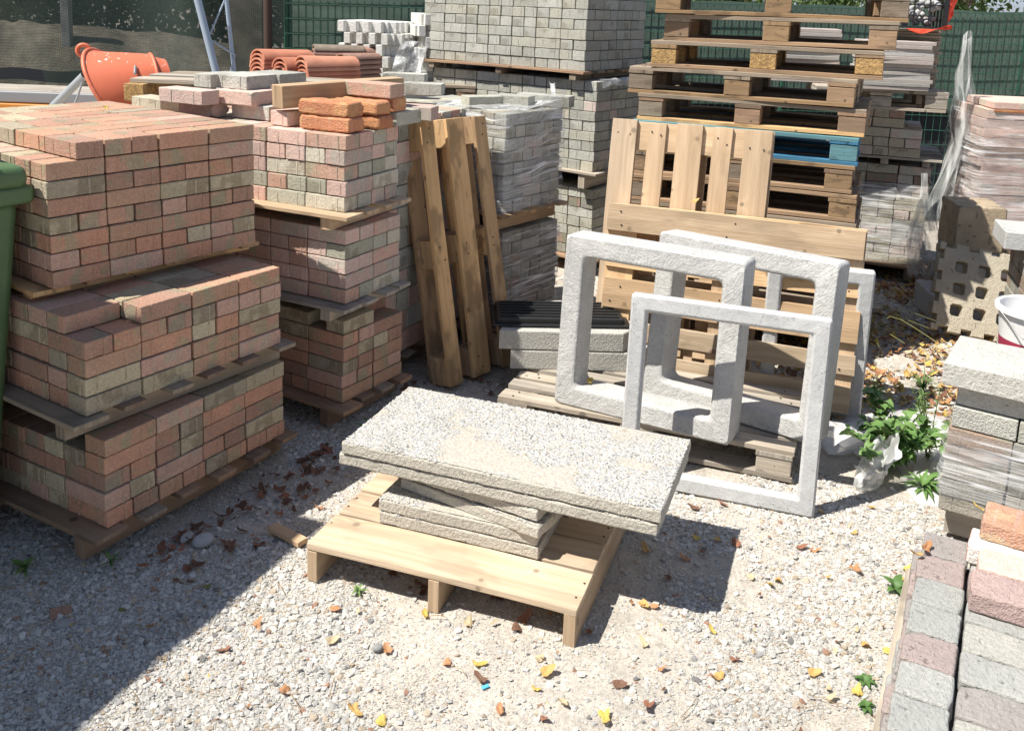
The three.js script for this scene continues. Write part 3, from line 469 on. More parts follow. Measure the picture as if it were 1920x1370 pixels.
{
  const n = V3(-.343, 0, .939), a = V3(.939, 0, .343);
  const stand = (l) => [V3(0, Math.cos(l), 0).addScaledVector(n, -Math.sin(l)), n.clone().multiplyScalar(Math.cos(l)).add(V3(0, Math.sin(l), 0))];
  { const [up, n2] = stand(.18); const p = blockPallet('leaning_pallet', 'new pale pine pallet with upright boards leaning on the pallet pile', [0, 0, 0], 0, WOOD.pine, { L: 1.22, Wd: .77, seed: 8, deck: [.125, .09, .125, .09, .13] }); orient(p, up.toArray(), n2.toArray()); p.position.copy(V3(.42, .055, -4.44).addScaledVector(a, .385).addScaledVector(up, .61).addScaledVector(n2, -.144)); }
  { const [up, n2] = stand(.15); const p = blockPallet('leaning_pallet', 'tan pallet with level boards leaning in front of the upright pine pallet', [0, 0, 0], 0, [WOOD.pine[2], wm(WT.aged, 1.45, 1.5, 1.6), wm(WT.grey, 1.15, 1.0, .82), wm(WT.pine, .85, .76, .66)], { L: 1.17, Wd: .82, seed: 9, h: .12, deck: [.13, .12, .145, .09, .12] }); orient(p, a.toArray(), n2.toArray()); p.position.copy(V3(.435, .06, -4.32).addScaledVector(a, .585).addScaledVector(up, .41).addScaledVector(n2, -.12)); }
}
// ---------------------------------------------------------------- the pile of pallets
{
  const xs = [1.817, 1.817, 1.819, 1.812, 1.801, 1.797, 1.766, 1.784, 1.816, 1.749, 1.886, 1.945], yw = [-.40, -.37, -.38, -.36, -.38, -.37, -.38, -.37, -.38, -.40, -.34, -.36], g = 'used pallets in the tall pile', h = .148;
  const kinds = ['brown', 'brown', 'brown', 'brown', 'mixed', 'mixed', 'mixed', 'blue', 'brown', 'mixed', 'mixed', 'mixed'];
  const lab = ['lowest dark pallet of the tall pile', 'second pallet from the ground in the tall pile', 'third pallet from the ground in the tall pile', 'fourth pallet from the ground in the tall pile', 'brown pallet three below the blue one in the tall pile', 'brown pallet two below the blue one in the tall pile', 'grey-brown pallet directly under the blue one in the tall pile', 'blue painted pallet in the tall pile', 'brown pallet directly on top of the blue one', 'weathered pallet with a split corner block, two above the blue one', 'pallet with yellow pressed-chip blocks near the top of the pile', 'light brown pallet second from the top of the pile'];
  for (let k = 0; k < 12; k++) {
    const z = -4.68 - .013 * k, c = off([xs[k] - .012, k * h, z], yw[k], -.6, .4);
    const p = blockPallet('pallet', lab[k], c, yw[k], WOOD[kinds[k]], { h: h - .002, seed: 40 + k, group: g, blockMat: k === 10 ? osb : undefined, runnerWood: k === 8 ? WOOD.aged : undefined }); p.position.y += .002; p.rotation.z = rr(-.004, .004);
  }
  const c = off([2.0, 12 * h, -4.9], -.25, -.64, .4);
  blockPallet('pallet', 'topmost pallet of the pile, cut off by the top of the picture', c, -.25, WOOD.mixed, { L: 1.3, h: .146, seed: 60, group: g });
}
// ---------------------------------------------------------------- concrete frames on a grey pallet
function frame(label, mat, pos, yaw, lean, w, h, T, band, ro, ri, rough, seed) {
  const corner = (W0, H0, r, n) => { const p = [], c = [[W0 / 2 - r, H0 / 2 - r, 0], [-W0 / 2 + r, H0 / 2 - r, 90], [-W0 / 2 + r, -H0 / 2 + r, 180], [W0 / 2 - r, -H0 / 2 + r, 270]]; for (const [x, y, a0] of c) for (let i = 0; i <= n; i++) { const a = (a0 + 90 * i / n) * Math.PI / 180; p.push([x + r * Math.cos(a), y + r * Math.sin(a)]); } return p; };
  const n = 6, O = corner(w, h, ro, n), In = corner(w - 2 * band, h - 2 * band, ri, n), dens = [];
  for (let i = 0; i < O.length; i++) { const j = (i + 1) % O.length, straight = (i + 1) % (n + 1) === 0, m = straight ? 90 : 3; for (let k = 0; k < m; k++) dens.push([[mix(O[i][0], O[j][0], k / m), mix(O[i][1], O[j][1], k / m)], [mix(In[i][0], In[j][0], k / m), mix(In[i][1], In[j][1], k / m)]]); }
  const b = .008, sec = []; // cross-section: s 0 outer .. 1 inner, d 0 front .. 1 back
  const e = b / band, f = b / T;
  for (const s of [e, .2, .3, .4, .5, .6, .7, .8, 1 - e]) sec.push([s, 0]); for (const d of [f, .35, .65, 1 - f]) sec.push([1, d]); for (const s of [1 - e, .5, e]) sec.push([s, 1]); for (const d of [1 - f, .65, .35, f]) sec.push([0, d]);
  const P = [], U = [], I = [], m = sec.length, q = dens.length; let run = 0, cum = [];
  for (let i = 0; i <= q; i++) { const [o, c] = dens[i % q]; if (i) { const [po] = dens[i - 1]; run += Math.hypot(o[0] - po[0], o[1] - po[1]); } cum.push(run);
    let ur = 0; for (let j = 0; j <= m; j++) { const [s, d] = sec[j % m]; let x = mix(o[0], c[0], s), y = mix(o[1], c[1], s), z = -d * T; if (j) { const [s0, d0] = sec[j - 1]; ur += Math.hypot((s - s0) * band, (d - d0) * T); }
      const fr = d === 0 ? 1 : .25, a = rough * fr; const dz = a * (.3 * n3(x * 18, y * 18, z * 9, seed) + .9 * n3(x * 58, y * 58, z * 40, seed + 1)); z += dz; x += .12 * a * n3(x * 30, y * 30, z * 30 + 9, seed + 2); y += .12 * a * n3(x * 30, y * 30, z * 30 + 19, seed + 3);
      P.push(x + w / 2, y + h / 2, z); U.push(run * 1.6, ur * 1.6); } }
  for (let i = 0; i < q; i++) for (let j = 0; j < m; j++) { const a = i * (m + 1) + j, c = a + m + 1; I.push(a, c, c + 1, a, c + 1, a + 1); }
  const g = mkGeo(P, null, U, I), o = solo('concrete_surround', label, 'concrete frame', g, mat, pos, yaw, undefined); o.rotation.x = -lean; return o;
}
{
  blockPallet('pallet', 'weathered grey pallet on the ground under the concrete frames', off([-.02, 0, -3.835], -.363, .61, .34), -.363, WOOD.grey, { L: 1.24, Wd: .68, h: .13, seed: 71, deck: [.11, .075, .07, .075, .075, .09] });
  frame('thick rough concrete frame at the front left of the grey pallet', roughConc, [.2129, .131, -3.7817], -.4869, .0707, .762, .733, .15, .088, .020, .028, .0012, 1);
  frame('thick rough concrete frame standing behind and right of the first', roughConc, [.6022, .131, -3.895], -.6122, .111, .776, .731, .146, .088, .020, .028, .0012, 2);
  frame('thin smooth concrete frame leaning in front, standing on the gravel', fineConc, [.4514, .0, -3.3728], -.3226, .0815, .728, .739, .05, .064, .010, .009, .0006, 3);
  frame('thin concrete frame standing far right on the ground behind the thick frames', fineConc, [1.175, .0, -4.112], -.286, -.02, .455, .70, .055, .066, .012, .012, .0008, 4);
  // two concrete slabs and a black plastic lid at the back left of that pallet
  const plan = (y, h, dx, label, seed) => { const s = new THREE.Shape(); for (const [i, [x, z]] of [[0, 0], [.565, .0], [.86, .36], [.30, .46], [.06, .40]].entries()) s[i ? 'lineTo' : 'moveTo'](x, z); s.closePath(); const g = new THREE.ExtrudeGeometry(s, { depth: h - .012, bevelSize: .006, bevelThickness: .006, bevelSegments: 2 }); g.rotateX(-Math.PI / 2); const uv = g.attributes.uv; for (let i = 0; i < uv.count; i++) uv.setXY(i, uv.getX(i) * 2, uv.getY(i) * 2); solo('concrete_slab', label, 'slab', g, rebarGreyConc, [dx, y + .006, -4.14], .02); };
  plan(.131, .092, .03, 'lower of two grey concrete slabs under the black plastic tray', 1);
  plan(.226, .092, -.025, 'upper of two grey concrete slabs under the black plastic tray', 2);
  const lid = thing('plastic_tray', 'black ribbed plastic tray lying upside down on the grey concrete slabs', 'tray', [-.075, .322, -4.17], .06), bp = std({ color: lin(.016, .017, .018), roughness: .45 }), q = rng(8);
  part('skirt', rbox(.60, .034, .25, { r: .008, seed: 2 }), bp, lid, [.33, .022, -.14]);
  part('rim', rbox(.65, .010, .29, { r: .004, seed: 3 }), bp, lid, [.335, .007, -.14]);
  for (let i = 0; i < 6; i++) part('rib', rbox(.56, .008, .014, { r: .002 }), bp, lid, [.33, .042, -.04 - i * .04]);
}
// ---------------------------------------------------------------- foreground pallet and washed concrete slabs
{
  const t = thing('low_pallet', 'new pale pine pallet in the foreground carrying the washed concrete slabs', 'pallet', [-.5988, 0, -2.6741], -.3296), P3 = WOOD.pine;
  const w = .8735, h = .1276, bt = .022, d = .92;
  [0.018, .43, w - .018].forEach((x, i) => part('stringer', plank(d, h - bt - .001, .036, i + 1, {}), P3[2], t, [x, (h - bt) / 2, -d / 2], [0, Math.PI / 2, 0]));
  let z = 0; const nails = [];
  for (const [bw, gap] of [[.185, .012], [.145, .012], [.135, .05], [.135, .05], [.13, .0]]) { part('board', plank(w + rr(-.006, .006), bt, bw, Math.floor(R() * 4)), pick(P3), t, [w / 2, h - bt / 2, -z - bw / 2]); for (const x of [.018, .43, w - .018]) for (const dz of [.3, .7]) nails.push(new THREE.CylinderGeometry(.0035, .0035, .002, 8).translate(x + rr(-.006, .006), h + .0005, -z - bw * dz)); z += bw + gap; }
  const nm = part('nails', merge(nails), std({ color: lin(.05, .04, .035), metalness: .6, roughness: .6 }), t); nm.userData.kind = 'stuff';
  // slabs
  const peb = tex(1024, 1024, (u, v) => { // pebbles as cells
    const n = 90, x = u * n, y = v * n, X = Math.floor(x), Y = Math.floor(y); let d1 = 9, id = 0; for (let j = -1; j <= 1; j++) for (let i = -1; i <= 1; i++) { const a = ((X + i) % n + n) % n, b = ((Y + j) % n + n) % n, dx = X + i + h2(a, b, 1) - x, dy = Y + j + h2(a, b, 2) - y, dd = dx * dx + dy * dy; if (dd < d1) { d1 = dd; id = h2(a, b, 3); } }
    const k = d1 < .2 ? .95 : .74, p = fbm(u * 5, v * 5, 5, 5, 201, 4), sand = sst(.47, .60, p), c = id < .3 ? [.38, .38, .37] : id < .45 ? [.44, .40, .33] : [.47, .46, .42]; const sk = .9 + .2 * h2(Math.floor(u * 1024), Math.floor(v * 1024), 5);
    return [mix(c[0] * k, .53 * sk, sand * .45), mix(c[1] * k, .465 * sk, sand * .45), mix(c[2] * k, .375 * sk, sand * .45)];
  });
  const pebB = tex(1024, 1024, (u, v) => { const n = 90, x = u * n, y = v * n, X = Math.floor(x), Y = Math.floor(y); let d1 = 9; for (let j = -1; j <= 1; j++) for (let i = -1; i <= 1; i++) { const a = ((X + i) % n + n) % n, b = ((Y + j) % n + n) % n, dx = X + i + h2(a, b, 1) - x, dy = Y + j + h2(a, b, 2) - y; d1 = Math.min(d1, dx * dx + dy * dy); } const sand = sst(.47, .60, fbm(u * 5, v * 5, 5, 5, 201, 4)); return mix(clamp(1 - d1 * 1.6), .75, sand * .8); }, { srgb: false });
  const top = std({ map: peb, roughness: .9, bumpMap: pebB, bumpScale: .006 }), side = std({ map: concTex([.52, .49, .42], 205), roughness: .95, bumpMap: pitBump, bumpScale: .006 });
  const slab = (label, pos, yaw, w0, d0, th, seed, tilt = 0, roll = 0, thin = 0) => {
    const o = thing('washed_slab', label, 'slab', pos, yaw); o.rotation.x = tilt; o.rotation.z = roll;
    const body = rbox(w0, th, d0, { r: .006, nx: 40, ny: 3, nz: 18, jit: .0022, freq: 45, seed, uvm: .7 }); part('slab_body', body, side, o, [w0 / 2, th / 2, -d0 / 2]);
    const P = [], U = [], I = [], nx = 40, nz = 18; for (let j = 0; j <= nz; j++) for (let i = 0; i <= nx; i++) { const x = mix(.007, w0 - .007, i / nx), z = -mix(.007, d0 - .007, j / nz); P.push(x, th + .0015 + .0012 * n3(x * 20, seed, z * 20, 3), z); U.push(x / .95 + seed * .37, z / .95 + seed * .21); }
    for (let j = 0; j < nz; j++) for (let i = 0; i < nx; i++) { const a = j * (nx + 1) + i, c = a + nx + 1; I.push(a, a + 1, c + 1, a, c + 1, c); }
    part('pebble_face', mkGeo(P, null, U, I), top, o);
    const st = new THREE.InstancedMesh(new THREE.IcosahedronGeometry(1, 0), std({ color: 0xffffff, roughness: .9 }), seed > 4 ? 13000 : 4200); st.name = 'pebble'; st.userData.kind = 'stuff'; shade(st);
    const q = rng(seed * 77), M = new THREE.Matrix4(), Q = new THREE.Quaternion(), E = new THREE.Euler(), C = new THREE.Color();
    for (let i = 0; i < st.count; i++) { let x, z, tr = 0; do { x = rr(.004, w0 - .004, q); z = rr(.004, d0 - .004, q); tr++; } while (tr < 6 && sst(.46, .57, fbm((x / .95 + seed * .37) * 5 + 50, (-z / .95 + seed * .21) * 5 + 50, 5, 5, 201, 4)) > q());
      const s = rr(.0025, .0052, q); E.set(rr(-.2, .2, q), q() * 6, rr(-.2, .2, q)); M.compose(new THREE.Vector3(x, th + .0012, -z), Q.setFromEuler(E), new THREE.Vector3(s * rr(.8, 1.3, q), s * .38, s)); st.setMatrixAt(i, M);
      const c = q(), k = rr(.85, 1.1, q); if (c < .34) C.setRGB(.38 * k, .385 * k, .39 * k); else if (c < .52) C.setRGB(.46 * k, .42 * k, .35 * k); else C.setRGB(.50 * k, .49 * k, .455 * k); st.setColorAt(i, C); }
    o.add(st); return o;
  };
  slab('lowest small washed slab resting on the pine pallet boards', [-.392, .1285, -2.80], -.33, .545, .42, .042, 1);
  slab('second small washed slab from the bottom, aligned with the lowest', [-.395, .1735, -2.80], -.325, .54, .42, .04, 2);
  slab('turned washed slab lying askew with a pale underside, third from the bottom', [-.332, .217, -2.868], -.535, .525, .42, .038, 3, .0, -.01);
  slab('fourth washed slab from the bottom, turned under the two big slabs', [-.345, .258, -2.872], -.505, .525, .42, .036, 4, .0, .0);
  slab('big washed slab directly under the topmost one, its edge sticking out', [-.535, .298, -2.862], -.352, 1.06, .5, .038, 5, 0, .0);
  slab('topmost big washed slab with pebbles and sandy patches', [-.5248, .3405, -2.8518], -.3462, 1.0557, .4974, .0395, 6);
}

// ---------------------------------------------------------------- green bin, block stack to its left (out of the picture, it shades the lower left)
{
  const g = std({ map: tex(256, 256, (u, v) => { const k = .85 + .3 * fbm(u * 6, v * 12, 6, 12, 301, 4); return [.075 * k, .135 * k, .055 * k]; }), roughness: .5, bumpMap: grainBump, bumpScale: .0012 });
  const yaw = 1.0, o = off([-1.60, .0, -2.79], yaw, -.41, 0), t = thing('wheelie_bin', 'green plastic wheelie bin cut off by the left edge', 'bin', o, yaw); // local x 0..0.46, z 0..-0.58
  const bw = .41, bd = .58, taper = (x, y, z) => { const k = .94 + .06 * ((y + .5) / 1.0); return [x * k + (x > 0 ? .105 * (y + .53) : 0), y, z * k]; };
  part('bin_body', rbox(bw, 1.06, bd, { r: .035, nx: 3, ny: 6, nz: 3, seed: 4, shapeFn: taper }), g, t, [bw / 2, .62, -bd / 2]);
  part('rim', rbox(bw + .19, .06, bd + .08, { r: .016, seed: 5 }), g, t, [bw / 2 + .04, 1.165, -bd / 2]);
  part('lid', rbox(bw + .17, .075, bd + .09, { r: .03, nx: 5, nz: 5, seed: 6, shapeFn: (x, y, z) => [x, y + .05 * (1 - (x / .3) ** 2) * (1 - (z / .35) ** 2), z] }), g, t, [bw / 2 + .035, 1.22, -bd / 2]);
  part('lid_arm', rbox(.05, .12, .05, { r: .015 }), g, t, [bw + .04, 1.29, -.10]);
  part('hinge_pin', new THREE.CylinderGeometry(.017, .017, .07, 16).rotateX(Math.PI / 2), std({ color: lin(.01, .01, .012), roughness: .4 }), t, [bw + .06, 1.325, -.085]);
  for (const z of [-.02, -.56]) part('wheel', new THREE.CylinderGeometry(.09, .09, .05, 24).rotateX(Math.PI / 2), std({ color: lin(.02, .02, .02), roughness: .8 }), t, [.04, .09, z]);
  const s = thing('block_stack', 'tall stack of large grey blocks beyond the left edge, beside the bin', 'block stack', [-2.368, 0, -1.365], 1.16);
  const bg = [1, 2, 3].map((v) => rbox(.397, .148, .397, { r: .008, nx: 3, nz: 3, jit: .003, chips: 2, seed: v, uvm: .8 }));
  for (let l = 0; l < 15; l++) for (let i = 0; i < 3; i++) for (let k = 0; k < 2; k++) part('block', bg[(l + i + k) % 3], greyConc, s, [(i + .5) * .4 + rr(-.004, .004), (l + .5) * .149, -(k + .5) * .4]);
}
// ---------------------------------------------------------------- far left: chute, tubes, trestle, trailer
{
  const om = std({ map: tex(512, 512, (u, v) => { const s = vn(u * 46, v * 30, 46, 30, 311) * .6 + .4 * vn(u * 90, v * 60, 90, 60, 312), w = sst(.80, .83, s) * sst(.45, .6, fbm(u * 3, v * 2, 3, 2, 313, 2) + .12); const k = .92 + .14 * fbm(u * 8, v * 8, 8, 8, 314, 3); return [mix(.66 * k, .72, w), mix(.17 * k, .68, w), mix(.085 * k, .62, w)]; }), roughness: .5, side: THREE.DoubleSide });
  const t = thing('rubble_chute', 'orange plastic rubble chute section spattered with white', 'chute', [0, 0, 0]);
  const c0 = V3(-2.205, 1.262, -5.15), ax0 = V3(.52, -.85, .06).normalize(), b0 = V3(.1, 0, -1).normalize();
  const c1 = V3(-2.03, 1.27, -5.30), ax1 = V3(.02, -.17, .0).normalize();
  const ring = (s, th) => { const e = sst(0, 1, s), c = c0.clone().lerp(c1, s), a = ax0.clone().lerp(ax1, s).normalize(), r0 = mix(.245, .178, Math.pow(s, .6)), r1 = mix(.20, .178, e), bb = b0.clone().lerp(V3(-.5, 0, -.86), s).normalize(); return c.addScaledVector(a, -r0 * Math.cos(th)).addScaledVector(bb, r1 * Math.sin(th)); };
  part('chute_wall', grid(48, 16, (u, v) => ring(v, u * 6.28319).toArray(), (u, v) => [u * 2, v]), om, t);
  const rp = (s, k = 1) => { const p = []; for (let i = 0; i <= 40; i++) p.push(ring(s, i / 40 * 6.28319).toArray()); return p; };
  part('chute_lip', tube(rp(0), .011, 80, 8), om, t); part('chute_lip', tube(rp(.98), .010, 80, 8), om, t);
  part('chute_wall', grid(40, 4, (u, v) => { const a = ring(1, u * 6.28319), c = c1.clone(), d = a.sub(c).multiplyScalar(mix(.93, .86, v)); return c.add(d).addScaledVector(V3(.8, -.05, -.6), v * .07).toArray(); }, (u, v) => [u * 2, v * .4]), om, t);
  part('hook_ring', new THREE.TorusGeometry(.031, .012, 12, 28).rotateY(.3), om, t, [-2.368, 1.463, -5.16]);
  part('bolt', rod([-2.07, 1.39, -5.12], [-2.05, 1.355, -5.06], .008), std({ color: lin(.4, .4, .4), metalness: .8, roughness: .4 }), t);
  const steel = std({ color: lin(.40, .44, .48), metalness: .35, roughness: .45 }), dark = std({ color: lin(.02, .02, .02), roughness: .9 });
  const g = thing('steel_tube', 'slanted grey steel tube sticking up in front of the orange chute', 'tube', [0, 0, 0]);
  part('tube', new THREE.TubeGeometry(new THREE.LineCurve3(V3(-2.94, .93, -5.62), V3(-2.525, 1.295, -5.5)), 1, .024, 20, false), std({ color: lin(.40, .43, .45), metalness: .35, roughness: .45, side: THREE.DoubleSide }), g);
  part('bracket', tube([[-2.62, 1.02, -5.5], [-2.60, 1.10, -5.49], [-2.57, 1.16, -5.49], [-2.53, 1.27, -5.49]], .006, 12, 6), steel, g);
  const blue = std({ color: lin(.36, .45, .55), metalness: .2, roughness: .45 }), tr = thing('trestle', 'light blue-grey steel trestle with crossed braces in front of the net', 'trestle', [0, 0, 0]);
  part('leg', rod([-2.02, 1.9, -5.9], [-1.70, .55, -5.9], .023), blue, tr); part('leg', rod([-1.85, 1.9, -6.0], [-1.73, .6, -6.0], .013), blue, tr);
  for (const [a, b] of [[[-1.83, 1.78, -5.98], [-1.93, 1.515, -5.92]], [[-1.93, 1.515, -5.92], [-1.785, 1.412, -5.99]], [[-1.785, 1.412, -5.99], [-1.83, 1.25, -5.98]]]) part('brace', rod(a, b, .0055, 6), blue, tr);
  const tl = thing('flatbed_trailer', 'low trailer with grey side panel and orange chassis beam behind the brick stack', 'trailer', [-3.75, 0, -6.4]);
  const gm = std({ color: lin(.24, .25, .26), roughness: .5 }), or = std({ color: lin(.55, .20, .02), roughness: .5 });
  part('side_panel', rbox(2.5, .078, .05, { r: .01 }), gm, tl, [0, 1.048, 0]); part('chassis_beam', rbox(2.5, .10, .08, { r: .008 }), or, tl, [0, .955, .01]); part('deck', rbox(2.5, .03, .8, { r: .005 }), WOOD.grey[0], tl, [0, 1.03, -.45]);
  for (const x of [-.7, .1]) for (const z of [-.05, -.85]) part('wheel', new THREE.TorusGeometry(.25, .1, 14, 30), dark, tl, [x, .35, z]);
  part('axle', rod([-.7, .35, -.9], [-.7, .35, 0], .03), dark, tl); part('axle', rod([.1, .35, -.9], [.1, .35, 0], .03), dark, tl);
  for (const x of [-.7, .1]) part('spring_hanger', rbox(.08, .55, .06, { r: .01 }), dark, tl, [x, .62, -.45]);
}
// ---------------------------------------------------------------- roof tiles and castellated blocks at the back
{
  const tm = [[.50, .20, .12], [.46, .17, .10], [.54, .24, .15]].map((c) => std({ map: tex(128, 128, (u, v) => { const k = .8 + .4 * fbm(u * 6, v * 6, 6, 6, 321, 4); return c.map((x) => x * k); }), roughness: .85, side: THREE.DoubleSide }));
  const om = [[.30, .17, .13], [.22, .18, .14], [.34, .20, .15]].map((c) => std({ map: tex(128, 128, (u, v) => { const k = .6 + .8 * fbm(u * 8, v * 8, 8, 8, 331, 4); return c.map((x) => x * k); }), roughness: .95, side: THREE.DoubleSide }));
  const tile = (L, r) => { const f = (rr0, off0) => (u, v) => { const a = Math.PI * (.04 + .92 * u), k = rr0 * mix(1, .86, v); return [Math.cos(a) * k, Math.sin(a) * k * .85, -v * L]; }; const th = .012; return merge([grid(18, 4, f(r)), grid(18, 4, f(r - th)), grid(18, 1, (u, v) => { const a = Math.PI * (.04 + .92 * u), k = r - th * v; return [Math.cos(a) * k, Math.sin(a) * k * .85, 0]; })]); };
  const tg = tile(.40, .092), og = tile(.36, .06);
  const pile = (label, x, y, z, yaw, n, mats, geo, dy, seed) => { const t = thing('tile_stack', label, 'roof tiles', [x, y, z], yaw, 'stacks of roof tiles'); const q = rng(seed); for (let i = 0; i < n; i++) part('roof_tile', geo, mats[Math.floor(q() * mats.length)], t, [rr(-.004, .004, q), i * dy, rr(-.008, .008, q)]); };
  pile('left stack of orange barrel roof tiles', -1.735, 1.215, -6.3, -.75, 6, tm, tg, .029, 1);
  pile('middle stack of orange barrel roof tiles', -1.545, 1.205, -6.15, -.75, 5, tm, tg, .029, 2);
  pile('right stack of orange barrel roof tiles, its long side in view', -1.39, 1.195, -6.1, -.85, 6, tm, tg, .029, 3);
  pile('small stack of old mossy roof tiles between the orange tiles and white blocks', -1.20, 1.2, -6.45, -.6, 6, om, og, .034, 4);
  pile('old mossy roof tiles at the back behind the orange ones', -1.45, 1.29, -6.75, -1.2, 5, om, og, .03, 5);
  pile('old dark roof tiles at the back beside the white blocks', -1.22, 1.28, -6.85, -1.1, 5, om, og, .03, 6);
  const base = thing('block_stack', 'low grey block stack carrying the roof tiles', 'block stack', [-1.95, 0, -5.95], -.15); const bg = rbox(.297, .195, .297, { r: .006, nx: 2, jit: .002, seed: 2 });
  for (let l = 0; l < 6; l++) for (let i = 0; i < 4; i++) for (let k = 0; k < 4; k++) if (i === 0 || k === 0 || i === 3 || l === 5) part('block', bg, greyConc, base, [(i + .5) * .3, (l + .5) * .198, -(k + .5) * .3]);
  // castellated grid pavers, seen on edge
  const cast = (s) => { const L = [rbox(.40, .082, .40, { r: .004, jit: .0015, seed: s, uvm: .8 })]; for (let i = 0; i < 4; i++) { const p = -.155 + i * .1; L.push(xf(rbox(.052, .0818, .055, { r: .005, jit: .002, seed: s + i, uvm: .8 }), [p, 0, .225])); L.push(xf(rbox(.055, .0816, .052, { r: .005, jit: .002, seed: s + i + 9, uvm: .8 }), [.225, 0, p])); } return merge(L); };
  const cg = [cast(1), cast(2)];
  const st = (label, x, y, z, yaw, n) => { const t = thing('grid_paver_stack', label, 'block stack', [x, y, z], yaw); for (let i = 0; i < n; i++) part('grid_paver', cg[i % 2], PAL.whiteS[i % 2], t, [(i % 2 ? .048 : 0) - .004 * i, (i + .5) * .083, (i % 2) * .004]); return t; };
  st('white castellated grid pavers stacked flat beside the tall grey stack', -1.06, 1.215, -7.15, -.28, 5);
  const b = st('narrow stack of white grid pavers between the castellated stack and the tall grey stack', -.60, 1.20, -7.2, .3, 6);
  part('plastic_wrap', grid(16, 22, (u, v) => [mix(-.33, -.12, u) - .12 * (1 - v), mix(-.02, .30, v) - .0 * u, .26 + .04 * n3(u * 5, v * 6, 1, 4) + .10 * (1 - v)], (u, v) => [u, v]), filmDense, b);
  blockPallet('pallet', 'dark pallet under the white castellated grid pavers', [-.86, 1.06, -7.15], -.1, WOOD.brown, { L: 1.25, Wd: .8, seed: 81 });
  tier({ label: 'grey paver stack under the pallet of white grid pavers', pos: [-.35, 0, -6.75], yaw: 1.4, nx: 4, nz: 6, layers: 8, h: .132, main: PAL.darkS, odd: PAL.greyS, seed: 51, ribs: false, skip: (l, i, k) => i > 0 && k > 0 && i < 3 && k < 5 });
}
